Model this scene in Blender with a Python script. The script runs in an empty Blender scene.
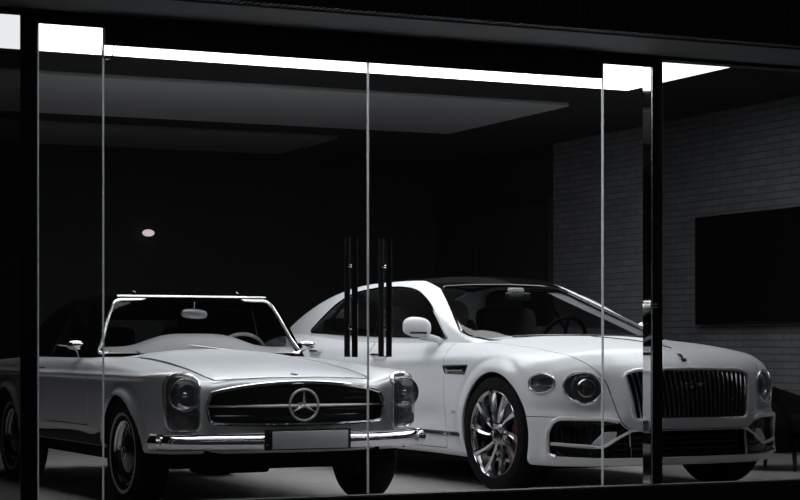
import bpy, bmesh, math, random
import numpy as np
from mathutils import Vector, Matrix
PI = math.pi
C = bpy.context.scene.collection
SC = bpy.context.scene

# ------------------------------------------------------------------ materials
MATS = {}
def mat(name, col, rough=.5, metal=0., coat=0., spec=.5, coat_r=.04, emit=None, estr=0., bump=None, var=None):
    m = bpy.data.materials.new(name); m.use_nodes = True
    nt = m.node_tree; b = nt.nodes['Principled BSDF']
    c = (col, col, col) if not hasattr(col, '__len__') else col
    b.inputs['Base Color'].default_value = (*c, 1)
    b.inputs['Roughness'].default_value = rough
    b.inputs['Metallic'].default_value = metal
    b.inputs['Coat Weight'].default_value = coat
    b.inputs['Coat Roughness'].default_value = coat_r
    b.inputs['Specular IOR Level'].default_value = spec
    if emit is not None:
        b.inputs['Emission Color'].default_value = (*emit, 1); b.inputs['Emission Strength'].default_value = estr
    if var or bump:
        tc = nt.nodes.new('ShaderNodeTexCoord')
        nz = nt.nodes.new('ShaderNodeTexNoise'); nz.inputs['Scale'].default_value = (var or bump)[0]; nz.inputs['Detail'].default_value = 6
        nt.links.new(tc.outputs['Object'], nz.inputs['Vector'])
        if var:
            mx = nt.nodes.new('ShaderNodeMix'); mx.data_type = 'RGBA'
            mx.inputs[6].default_value = (*[x*(1-var[1]) for x in c], 1); mx.inputs[7].default_value = (*[min(1, x*(1+var[1])) for x in c], 1)
            nt.links.new(nz.outputs['Fac'], mx.inputs[0]); nt.links.new(mx.outputs[2], b.inputs['Base Color'])
        if bump:
            bp = nt.nodes.new('ShaderNodeBump'); bp.inputs['Strength'].default_value = bump[1]; bp.inputs['Distance'].default_value = .01
            nt.links.new(nz.outputs['Fac'], bp.inputs['Height']); nt.links.new(bp.outputs['Normal'], b.inputs['Normal'])
    MATS[name] = m
    return m

def glassmat(name, tint, ior=1.5, rough=0., refl=1.0, haze=0.):
    """thin sheet of glass: clear (tinted) straight through, mirror by Fresnel"""
    m = bpy.data.materials.new(name); m.use_nodes = True
    nt = m.node_tree; nt.nodes.clear()
    out = nt.nodes.new('ShaderNodeOutputMaterial'); mix = nt.nodes.new('ShaderNodeMixShader')
    tr = nt.nodes.new('ShaderNodeBsdfTransparent'); gl = nt.nodes.new('ShaderNodeBsdfGlossy'); fr = nt.nodes.new('ShaderNodeFresnel')
    tr.inputs['Color'].default_value = (*((tint,)*3 if not hasattr(tint, '__len__') else tint), 1)
    gl.inputs['Roughness'].default_value = rough; gl.inputs['Color'].default_value = (refl, refl, refl, 1)
    fr.inputs['IOR'].default_value = ior
    # same reflectance from either side of the sheet
    geo = nt.nodes.new('ShaderNodeNewGeometry'); lw = nt.nodes.new('ShaderNodeMath'); lw.operation = 'MULTIPLY'
    ab = nt.nodes.new('ShaderNodeVectorMath'); ab.operation = 'DOT_PRODUCT'
    nt.links.new(geo.outputs['Normal'], ab.inputs[0]); nt.links.new(geo.outputs['Incoming'], ab.inputs[1])
    a2 = nt.nodes.new('ShaderNodeMath'); a2.operation = 'ABSOLUTE'; nt.links.new(ab.outputs['Value'], a2.inputs[0])
    om = nt.nodes.new('ShaderNodeMath'); om.operation = 'SUBTRACT'; om.inputs[0].default_value = 1; nt.links.new(a2.outputs[0], om.inputs[1])
    pw = nt.nodes.new('ShaderNodeMath'); pw.operation = 'POWER'; pw.inputs[1].default_value = 5; nt.links.new(om.outputs[0], pw.inputs[0])
    r0 = ((ior-1)/(ior+1))**2
    lw.inputs[1].default_value = 1-r0; nt.links.new(pw.outputs[0], lw.inputs[0])
    ad = nt.nodes.new('ShaderNodeMath'); ad.operation = 'ADD'; ad.inputs[1].default_value = r0; nt.links.new(lw.outputs[0], ad.inputs[0])
    nt.nodes.remove(fr)
    nt.links.new(ad.outputs[0], mix.inputs[0]); nt.links.new(tr.outputs[0], mix.inputs[1]); nt.links.new(gl.outputs[0], mix.inputs[2])
    if haze:      # moulded lens ribs scatter a little
        df = nt.nodes.new('ShaderNodeBsdfDiffuse'); df.inputs['Color'].default_value = (.75, .77, .78, 1); m2 = nt.nodes.new('ShaderNodeMixShader'); m2.inputs[0].default_value = haze
        nt.links.new(mix.outputs[0], m2.inputs[1]); nt.links.new(df.outputs[0], m2.inputs[2]); nt.links.new(m2.outputs[0], out.inputs['Surface'])
    else: nt.links.new(mix.outputs[0], out.inputs['Surface'])
    MATS[name] = m
    return m

silver = mat('silver_paint', (.68, .70, .725), rough=.40, metal=.45, coat=.4, coat_r=.12)
white = mat('white_paint', (.80, .82, .845), rough=.5, coat=.45, coat_r=.16)
chrome = mat('chrome', (.80, .80, .81), rough=.07, metal=1)
satin = mat('satin_chrome', (.55, .55, .56), rough=.22, metal=1)
alloy = mat('dark_polished_alloy', (.42, .42, .43), rough=.12, metal=1)
alloy_lt = mat('bright_machined_alloy', (.72, .72, .73), rough=.14, metal=1)
rubber = mat('tyre_rubber', .005, rough=.85, spec=.15, bump=(60, .2))
blackp = mat('black_plastic', .008, rough=.45)
gloss_black = mat('gloss_black', .005, rough=.08, coat=.6)
whitewall = mat('whitewall_rubber', .42, rough=.7)
under = mat('underbody_black', .005, rough=.9, spec=.1)
leather = mat('grey_leather', (.07, .07, .071), rough=.55, bump=(90, .15))
dleather = mat('dark_leather', .0035, rough=.75, spec=.08, bump=(90, .15))
canvas = mat('black_canvas', .0015, rough=1, spec=.0, bump=(250, .3))
ivory = mat('ivory_plastic', (.72, .70, .66), rough=.3)
redcal = mat('red_caliper_paint', (.15, .018, .018), rough=.35)
disc = mat('brake_disc_steel', .25, rough=.4, metal=1)
plate_grey = mat('blank_grey_plate', (.74, .79, .82), rough=.6)
lamp_dark = mat('lamp_bowl_dark', .10, rough=.25, metal=.6)
soft_silver = mat('soft_silver_trim', .85, rough=.42, metal=.45)
bright_trim = mat('bright_trim', .88, rough=.24, metal=.95)
lamp_refl = mat('lamp_reflector', (.6, .6, .62), rough=.16, metal=1)
carglass = glassmat('car_glass', .72, 1.5, refl=.45)
darkglass = glassmat('privacy_glass', .16, 1.5)
lensglass = glassmat('lens_glass', .82, 1.5, haze=.02)
redlens = mat('red_lens', (.25, .01, .01), rough=.15)
mirror_m = mat('mirror_silvering', .85, rough=.02, metal=1)

# ------------------------------------------------------------------ mesh helpers
class MB:
    def __init__(s): s.v = []; s.f = []
    def add(s, v, f):
        o = len(s.v); s.v += [tuple(map(float, p)) for p in v]; s.f += [tuple(o+i for i in q) for q in f]; return s
    def box(s, c, d, rot=None, bev=0.):
        bm = bmesh.new(); bmesh.ops.create_cube(bm, size=1.)
        for v in bm.verts: v.co = Vector((v.co.x*d[0], v.co.y*d[1], v.co.z*d[2]))
        if bev: bmesh.ops.bevel(bm, geom=bm.edges[:], offset=min(bev, min(d)*.49), segments=2, profile=.5, affect='EDGES')
        M = Matrix.Translation(Vector(c)) @ (rot.to_4x4() if rot is not None else Matrix.Identity(4))
        s.frombm(bm, M); bm.free(); return s
    def frombm(s, bm, M=Matrix.Identity(4)):
        bm.verts.index_update()
        s.add([M @ v.co for v in bm.verts], [[v.index for v in f.verts] for f in bm.faces]); return s
    def tube(s, pts, r, seg=8, closed=False, flat=1.0, up=(0, 0, 1)):
        P = [Vector(p) for p in pts]; n = len(P); rings = []
        for i in range(n):
            a = P[(i-1) % n] if closed or i > 0 else P[0]; b = P[(i+1) % n] if closed or i < n-1 else P[-1]
            t = (b-a).normalized(); u = Vector(up); u = (u - t*u.dot(t))
            if u.length < 1e-3: u = Vector((1, 0, 0)) - t*t.x
            u.normalize(); w = t.cross(u)
            rr = r[i] if hasattr(r, '__len__') else r
            rings.append([P[i] + (u*math.cos(q)*rr*flat + w*math.sin(q)*rr) for q in [2*PI*k/seg for k in range(seg)]])
        v = [p for R in rings for p in R]; f = []
        m = n if closed else n-1
        for i in range(m):
            j = (i+1) % n
            for k in range(seg):
                f.append((i*seg+k, i*seg+(k+1) % seg, j*seg+(k+1) % seg, j*seg+k))
        if not closed: f += [tuple(range(seg))[::-1], tuple((n-1)*seg+k for k in range(seg))]
        return s.add(v, f)
    def lathe(s, prof, c=(0, 0, 0), axis='x', seg=48, sgn=1, ang0=0., ang1=2*PI):
        full = abs(ang1-ang0-2*PI) < 1e-6; n = len(prof); v = []; f = []
        m = seg if full else seg+1
        for k in range(m):
            a = ang0+(ang1-ang0)*k/seg; ca, sa = math.cos(a), math.sin(a)
            for r, h in prof:
                if axis == 'x': p = (h*sgn, r*ca, r*sa)
                elif axis == 'y': p = (r*ca, h*sgn, r*sa)
                else: p = (r*ca, r*sa, h*sgn)
                v.append((c[0]+p[0], c[1]+p[1], c[2]+p[2]))
        for k in range(seg):
            a = k*n; b = ((k+1) % m)*n
            for i in range(n-1):
                f.append((a+i, a+i+1, b+i+1, b+i))
        return s.add(v, f)
    def sweep(s, prof, pts, ups=None, closed_prof=True, caps=True):
        """prof: list of (a,b): a along side vector (t x up), b along up"""
        P = [Vector(p) for p in pts]; n = len(P); m = len(prof); v = []; f = []
        for i in range(n):
            t = (P[min(i+1, n-1)]-P[max(i-1, 0)]).normalized()
            u = Vector(ups[i] if ups is not None else (0, 0, 1)); u = (u-t*u.dot(t)).normalized(); w = t.cross(u)
            v += [P[i]+w*a+u*b for a, b in prof]
        mm = m if closed_prof else m-1
        for i in range(n-1):
            for k in range(mm):
                f.append((i*m+k, i*m+(k+1) % m, (i+1)*m+(k+1) % m, (i+1)*m+k))
        if caps and closed_prof: f += [tuple(range(m))[::-1], tuple((n-1)*m+k for k in range(m))]
        return s.add(v, f)
    def ellipsoid(s, c, r, rot=None, seg=24, rings=12, pw=1.0):
        v = []; f = []
        for i in range(rings+1):
            th = PI*i/rings
            for k in range(seg):
                ph = 2*PI*k/seg
                q = [math.sin(th)*math.cos(ph), math.sin(th)*math.sin(ph), math.cos(th)]
                q = [math.copysign(abs(x)**pw, x) for x in q]
                p = Vector((q[0]*r[0], q[1]*r[1], q[2]*r[2]))
                if rot is not None: p = rot @ p
                v.append(Vector(c)+p)
        for i in range(rings):
            for k in range(seg):
                f.append((i*seg+k, i*seg+(k+1) % seg, (i+1)*seg+(k+1) % seg, (i+1)*seg+k))
        return s.add(v, f)
    def prism(s, poly, z0, z1, plane='xy'):
        n = len(poly)
        def P(a, b, h): return {'xy': (a, b, h), 'xz': (a, h, b), 'yz': (h, a, b)}[plane]
        return s.add([P(a, b, z0) for a, b in poly]+[P(a, b, z1) for a, b in poly],
                     [tuple(range(n))[::-1], tuple(range(n, 2*n))]+[(i, (i+1) % n, n+(i+1) % n, n+i) for i in range(n)])
    def mirror_x(s):
        n = len(s.v); s.v += [(-x, y, z) for x, y, z in s.v]; s.f += [tuple(n+i for i in q)[::-1] for q in s.f]; return s
    def move(s, M):
        s.v = [tuple(M @ Vector(p)) for p in s.v]; return s
    def build(s, name, m, parent=None, ang=35, loc=None):
        me = bpy.data.meshes.new(name)
        me.from_pydata(s.v, [], s.f); me.validate()
        bm = bmesh.new(); bm.from_mesh(me)
        bmesh.ops.remove_doubles(bm, verts=bm.verts[:], dist=1e-6)
        bmesh.ops.recalc_face_normals(bm, faces=bm.faces[:]); bm.to_mesh(me); bm.free()
        for p in me.polygons: p.use_smooth = True
        me.set_sharp_from_angle(angle=math.radians(ang))
        me.materials.append(m)
        return link(name, me, parent)

def link(name, me, parent=None):
    o = bpy.data.objects.new(name, me); C.objects.link(o)
    if parent is not None: o.parent = parent
    return o
def tag(o, label, cat, group=None):
    o['label'] = label; o['category'] = cat; o['kind'] = 'thing'
    if group: o['group'] = group
    return o
def thing(name, label, cat, loc=(0, 0, 0), rz=0., group=None):
    o = bpy.data.objects.new(name, None); C.objects.link(o); o.empty_display_size = .1
    o.location = loc; o.rotation_euler = (0, 0, rz)
    return tag(o, label, cat, group)
def struct(o):
    o['kind'] = 'structure'; return o
def smoothpath(pts, n=8, closed=False):
    """Catmull-Rom through points"""
    P = [Vector(p) for p in pts]; out = []; N = len(P)
    for i in range(N if closed else N-1):
        g = lambda j: P[j % N] if closed else P[max(0, min(N-1, j))]
        a, b, c, d = g(i-1), g(i), g(i+1), g(i+2)
        for k in range(n):
            t = k/n
            out.append(.5*((2*b)+(c-a)*t+(2*a-5*b+4*c-d)*t*t+(3*b-a-3*c+d)*t**3))
    if not closed: out.append(P[-1])
    return out
def smooth2(pts, n=6, closed=True):
    return [(p.x, p.y) for p in smoothpath([(a, b, 0) for a, b in pts], n, closed)]
def rrect(x0, z0, x1, z1, r, n=5):
    o = []
    for cx, cz, a in ((x1-r, z1-r, 0), (x0+r, z1-r, 90), (x0+r, z0+r, 180), (x1-r, z0+r, 270)):
        for k in range(n+1):
            t = math.radians(a+90*k/n); o.append((cx+r*math.cos(t), cz+r*math.sin(t)))
    return o
def roundpoly(pts, r, n=4):
    """round the corners of a polygon; r may be a list"""
    out = []; N = len(pts)
    for i in range(N):
        p = Vector(pts[i]); a = Vector(pts[i-1]); b = Vector(pts[(i+1) % N]); rr = r[i] if hasattr(r, '__len__') else r
        if rr <= 0: out.append(tuple(p)); continue
        da = (a-p); db = (b-p); d = min(rr, da.length*.45, db.length*.45)
        p0 = p+da.normalized()*d; p1 = p+db.normalized()*d
        for k in range(n+1):
            t = k/n; out.append(tuple(p0*(1-t)**2+p*2*t*(1-t)+p1*t*t))
    return out
def ellipse(cx, cz, a, b, n=28, rot=0.):
    c, s_ = math.cos(rot), math.sin(rot)
    return [(cx+a*math.cos(t)*c-b*math.sin(t)*s_, cz+a*math.cos(t)*s_+b*math.sin(t)*c) for t in [2*PI*k/n for k in range(n)]]
def offpoly(poly, d):
    n = len(poly); A = sum(poly[i][0]*poly[(i+1) % n][1]-poly[(i+1) % n][0]*poly[i][1] for i in range(n))
    sg = 1 if A > 0 else -1; out = []
    for i in range(n):
        p = Vector(poly[i]); e0 = (p-Vector(poly[i-1])); e1 = (Vector(poly[(i+1) % n])-p)
        if e0.length < 1e-9 or e1.length < 1e-9: out.append(tuple(p)); continue
        e0.normalize(); e1.normalize()
        n0 = Vector((e0.y, -e0.x))*sg; n1 = Vector((e1.y, -e1.x))*sg; m = n0+n1
        if m.length < 1e-6: m = n0
        m.normalize(); q = max(.4, m.dot(n0)); out.append(tuple(p+m*(d/q)))
    return out

# ------------------------------------------------------------------ curved body hulls
def cw(ax, x):
    ax = np.asarray(ax, float); n = len(ax); x = np.clip(x, ax[0], ax[-1])
    D = np.zeros((n, n))
    for i in range(n):
        a, b = max(i-1, 0), min(i+1, n-1); D[i, b] += 1/(ax[b]-ax[a]); D[i, a] -= 1/(ax[b]-ax[a])
    i = np.clip(np.searchsorted(ax, x, side='right')-1, 0, n-2); h = ax[i+1]-ax[i]; t = (x-ax[i])/h
    r = np.arange(len(x)); Wt = np.zeros((len(x), n))
    h00 = 2*t**3-3*t**2+1; h10 = t**3-2*t**2+t; h01 = -2*t**3+3*t**2; h11 = t**3-t**2
    Wt[r, i] += h00; Wt[r, i+1] += h01
    Wt += (h*h10)[:, None]*D[i] + (h*h11)[:, None]*D[i+1]
    return Wt
class Tab:
    def __init__(s, ax, ay, T, mirror=False):
        T = np.asarray(T, float)           # rows: ay, columns: ax
        if mirror:
            ax = [-a for a in ax[:0:-1]]+list(ax); T = np.concatenate([T[:, :0:-1], T], 1)
        s.ax, s.ay, s.T = ax, ay, T
    def __call__(s, x, y):
        return np.einsum('ni,ij,nj->n', cw(s.ay, y), s.T, cw(s.ax, x))
def smax(a, b, k):
    h = np.maximum(k-np.abs(a-b), 0)/k
    return np.maximum(a, b)+h*h*k*.25
class Hull:
    def __init__(s, W, H, F, R, B, kt=.07, kf=.08, kr=.1, kb=.05, wadd=None, fadd=None, hadd=None):
        s.W, s.H, s.F, s.R, s.B = W, H, F, R, B; s.kt, s.kf, s.kr, s.kb = kt, kf, kr, kb; s.wadd, s.fadd, s.hadd = wadd, fadd, hadd
    def g(s, P):
        x, y, z = P[:, 0], P[:, 1], P[:, 2]; a = np.abs(x)
        w = s.W(z, y) + (s.wadd(y, z) if s.wadd else 0)
        hh = s.H(x, y) + (s.hadd(x, y) if s.hadd else 0)
        r = smax(a-w, z-hh, s.kt)
        r = smax(r, s.F(x, z)+(s.fadd(x, z) if s.fadd else 0)-y, s.kf)
        r = smax(r, y-s.R(x, z), s.kr)
        return smax(r, s.B(y)-z, s.kb)
    def grad(s, P, e=2e-3):
        G = np.zeros_like(P)
        for k in range(3):
            d = np.zeros(3); d[k] = e; G[:, k] = s.g(P+d)-s.g(P-d)
        return G/np.maximum(np.linalg.norm(G, axis=1), 1e-9)[:, None]
    def ray(s, c, p, it=30):
        lo = np.zeros(len(c)); hi = np.ones(len(c))
        for _ in range(it):
            m = (lo+hi)/2; ins = s.g(c+(p-c)*m[:, None]) < 0
            lo = np.where(ins, m, lo); hi = np.where(ins, hi, m)
        return c+(p-c)*((lo+hi)/2)[:, None]
    def lattice(s, xs, ys, zs, core):
        nx, ny, nz = len(xs), len(ys), len(zs); idx = {}; pts = []
        def vid(i, j, k):
            q = (i, j, k)
            if q not in idx: idx[q] = len(pts); pts.append((xs[i], ys[j], zs[k]))
            return idx[q]
        F = []
        for j in range(ny-1):
            for k in range(nz-1):
                for i in (0, nx-1): F.append((vid(i, j, k), vid(i, j+1, k), vid(i, j+1, k+1), vid(i, j, k+1)))
            for i in range(nx-1):
                for k in (0, nz-1): F.append((vid(i, j, k), vid(i+1, j, k), vid(i+1, j+1, k), vid(i, j+1, k)))
        for i in range(nx-1):
            for k in range(nz-1):
                for j in (0, ny-1): F.append((vid(i, j, k), vid(i+1, j, k), vid(i+1, j, k+1), vid(i, j, k+1)))
        P = np.array(pts); c = np.stack([np.clip(P[:, a], core[a][0], core[a][1]) for a in range(3)], 1)
        V = s.ray(c, P); N = s.grad(V)
        bm = bmesh.new(); bv = [bm.verts.new(p) for p in V]
        for q in F:
            a, b, d = V[q[0]], V[q[1]], V[q[2]]
            if np.dot(np.cross(b-a, d-a), N[q[0]]+N[q[2]]) < 0: q = q[::-1]
            bm.faces.new([bv[i] for i in q])
        bm.faces.layers.int.new('part'); bm.normal_update()
        return bm
    def side(s, y, z, sg=-1):
        y = np.atleast_1d(np.asarray(y, float)); z = np.broadcast_to(np.asarray(z, float), y.shape)
        c = np.stack([0*y, y, z], 1); p = np.stack([0*y+1.4*sg, y, z], 1); return s.ray(c, p)
    def top(s, x, y, z0=.5):
        x = np.atleast_1d(np.asarray(x, float)); y = np.broadcast_to(np.asarray(y, float), x.shape)
        return s.ray(np.stack([x, y, 0*x+z0], 1), np.stack([x, y, 0*x+2.], 1))
    def front(s, x, z, y0=.3):
        x = np.atleast_1d(np.asarray(x, float)); z = np.broadcast_to(np.asarray(z, float), x.shape)
        return s.ray(np.stack([x, 0*x+y0, z], 1), np.stack([x, 0*x-1.6, z], 1))
def inpoly(p, poly):
    x, y = p; c = False; n = len(poly); j = n-1
    for i in range(n):
        xi, yi = poly[i]; xj, yj = poly[j]
        if (yi > y) != (yj > y) and x < (xj-xi)*(y-yi)/(yj-yi)+xi: c = not c
        j = i
    return c
def cut(bm, poly, ax, filt):
    a, b = ax; xs = [p[0] for p in poly]; ys = [p[1] for p in poly]; pad = .03
    X0, X1, Y0, Y1 = min(xs)-pad, max(xs)+pad, min(ys)-pad, max(ys)+pad
    cand = set()
    for f in bm.faces:
        c = f.calc_center_median()
        if X0-.06 < c[a] < X1+.06 and Y0-.06 < c[b] < Y1+.06 and filt(c, f.normal): cand.add(f)
    n = len(poly)
    for i in range(n):
        p, q = poly[i], poly[(i+1) % n]; dx, dy = q[0]-p[0], q[1]-p[1]; L = math.hypot(dx, dy)
        if L < 1e-7: continue
        nx, ny = dy/L, -dx/L; x0, x1 = min(p[0], q[0])-1e-4, max(p[0], q[0])+1e-4; y0, y1 = min(p[1], q[1])-1e-4, max(p[1], q[1])+1e-4
        fs = []
        for f in cand:
            pos = neg = False; fx0 = fy0 = 1e9; fx1 = fy1 = -1e9
            for v in f.verts:
                u, w = v.co[a], v.co[b]; d = (u-p[0])*nx+(w-p[1])*ny
                if d > 1e-6: pos = True
                if d < -1e-6: neg = True
                fx0 = min(fx0, u); fx1 = max(fx1, u); fy0 = min(fy0, w); fy1 = max(fy1, w)
            if pos and neg and fx1 > x0 and fx0 < x1 and fy1 > y0 and fy0 < y1: fs.append(f)
        if not fs: continue
        co = [0, 0, 0]; co[a], co[b] = p; no = [0, 0, 0]; no[a], no[b] = nx, ny
        es = {e for f in fs for e in f.edges}; vs = {v for f in fs for v in f.verts}
        nf0 = set(fs)
        r = bmesh.ops.bisect_plane(bm, geom=list(fs)+list(es)+list(vs), dist=1e-6, plane_co=co, plane_no=no)
        for g_ in r['geom']:
            if isinstance(g_, bmesh.types.BMFace): cand.add(g_)
        for g_ in r['geom_cut']:
            for f in g_.link_faces:
                c = f.calc_center_median()
                if filt(c, f.normal): cand.add(f)
        cand = {f for f in cand if f.is_valid}
    out = []
    for f in cand:
        c = f.calc_center_median()
        if filt(c, f.normal) and inpoly((c[a], c[b]), poly): out.append(f)
    return out
def mark(bm, poly, ax, filt, pid, only=None, gap=0., gid=99):
    """cut a panel out along its outline; gap leaves an open shut line round it"""
    L = bm.faces.layers.int['part']
    if gap:
        for f in cut(bm, offpoly(poly, gap/2), ax, filt):
            if only is None or f[L] in only: f[L] = gid
        for f in cut(bm, offpoly(poly, -gap/2), ax, filt):
            if f[L] == gid: f[L] = pid
    else:
        for f in cut(bm, poly, ax, filt):
            if only is None or f[L] in only: f[L] = pid
def panel(hull, bm, name, m, parent, pid, sel=None, flange=.02, off=0., push=None):
    """one mesh from the faces marked pid, edges turned inwards by flange"""
    L = bm.faces.layers.int['part']
    fs = [f for f in bm.faces if f[L] == pid and (sel is None or sel(f.calc_center_median()))]
    if not fs: print('EMPTY PANEL', name, pid); return None
    vs = {}; 
    for f in fs:
        for v in f.verts:
            if v not in vs: vs[v] = len(vs)
    V = np.array([tuple(v.co) for v in vs]); N = hull.grad(V)
    if push is not None: V = push(V, N)
    V = V+N*off
    faces = [[vs[v] for v in f.verts] for f in fs]
    ln = [tuple(N[i]) for q in faces for i in q]
    if flange:
        cnt = {}
        for q in faces:
            for i in range(len(q)):
                e = (q[i], q[(i+1) % len(q)]); k = (min(e), max(e)); cnt.setdefault(k, []).append(e)
        bd = [e[0] for e in cnt.values() if len(e) == 1]; mp = {}; nv = list(V)
        for a, b in bd:
            for i in (a, b):
                if i not in mp: mp[i] = len(nv); nv.append(V[i]-N[i]*flange)
        V = np.array(nv)
        for a, b in bd:
            q = [b, a, mp[a], mp[b]]; n_ = np.cross(V[a]-V[b], V[mp[a]]-V[b]); n_ = n_/max(np.linalg.norm(n_), 1e-9)
            faces.append(q); ln += [tuple(n_)]*4
    me = bpy.data.meshes.new(name); me.from_pydata([tuple(p) for p in V], [], faces)
    for p in me.polygons: p.use_smooth = True
    me.normals_split_custom_set(ln); me.materials.append(m)
    return link(name, me, parent)
def sp(a, b, h):
    return list(np.linspace(a, b, max(2, int(round((b-a)/h))+1)))
def joinsp(*seg):
    o = []
    for a, b, h in seg:
        q = sp(a, b, h); o += q if not o else q[1:]
    return o
# ------------------------------------------------------------------ silver vintage roadster
SX = lambda c, n: abs(n.x) > .25            # side surfaces
FRT = lambda c, n: n.y < -.2
def arch_ring(y, z, cy, cz, R, s, a):
    r = np.hypot(y-cy, z-cz); return a*np.exp(-((r-R)/s)**2)*(z > cz-.15)
def wheel_roadster(parent, side, y):
    """steel wheel: tyre with a thin white band, chrome trim ring, painted hub cap"""
    x0 = .736*side
    W = MB().lathe([(.172, .075), (.188, .084), (.193, .080), (.178, .062), (.165, .035), (.155, .025), (.150, -.07), (.19, -.085)], (x0, y, .321), sgn=side).build('wheel', chrome, parent)
    MB().lathe([(.19, -.088), (.25, -.096), (.295, -.09), (.316, -.07), (.3215, -.045), (.3215, .045), (.316, .072), (.295, .092), (.262, .0965), (.23, .095), (.2, .088), (.188, .08)], (x0, y, .321), sgn=side, seg=64).build('tyre', rubber, W)
    MB().lathe([(.239, .0945), (.235, .0970), (.223, .0960), (.219, .0925)], (x0, y, .321), sgn=side, seg=64).build('whitewall_band', whitewall, W)
    MB().lathe([(.178, .05), (.15, .038), (.125, .045), (.12, .05)], (x0, y, .321), sgn=side).build('steel_disc', gloss_black, W)
    MB().lathe([(.122, .045), (.118, .062), (.10, .074), (.06, .082), (.03, .085), (.0001, .0855)], (x0, y, .321), sgn=side).build('hub_cap', silver_dk, W)
    b = MB()
    for k in range(3):
        a = PI/2+k*2*PI/3; d = Vector((0, math.cos(a), math.sin(a)))
        b.tube([Vector((x0+.088*side, y, .321)), Vector((x0+.086*side, y, .321))+d*.03], [.004, .0015], 6)
    b.tube([(x0+.086*side, y+.033*math.cos(t), .321+.033*math.sin(t)) for t in [2*PI*k/20 for k in range(20)]], .003, 6, True)
    b.build('hub_star', chrome, W)
silver_dk = mat('hub_cap_paint', (.045, .046, .048), rough=.3, metal=.7, coat=.6)

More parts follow.
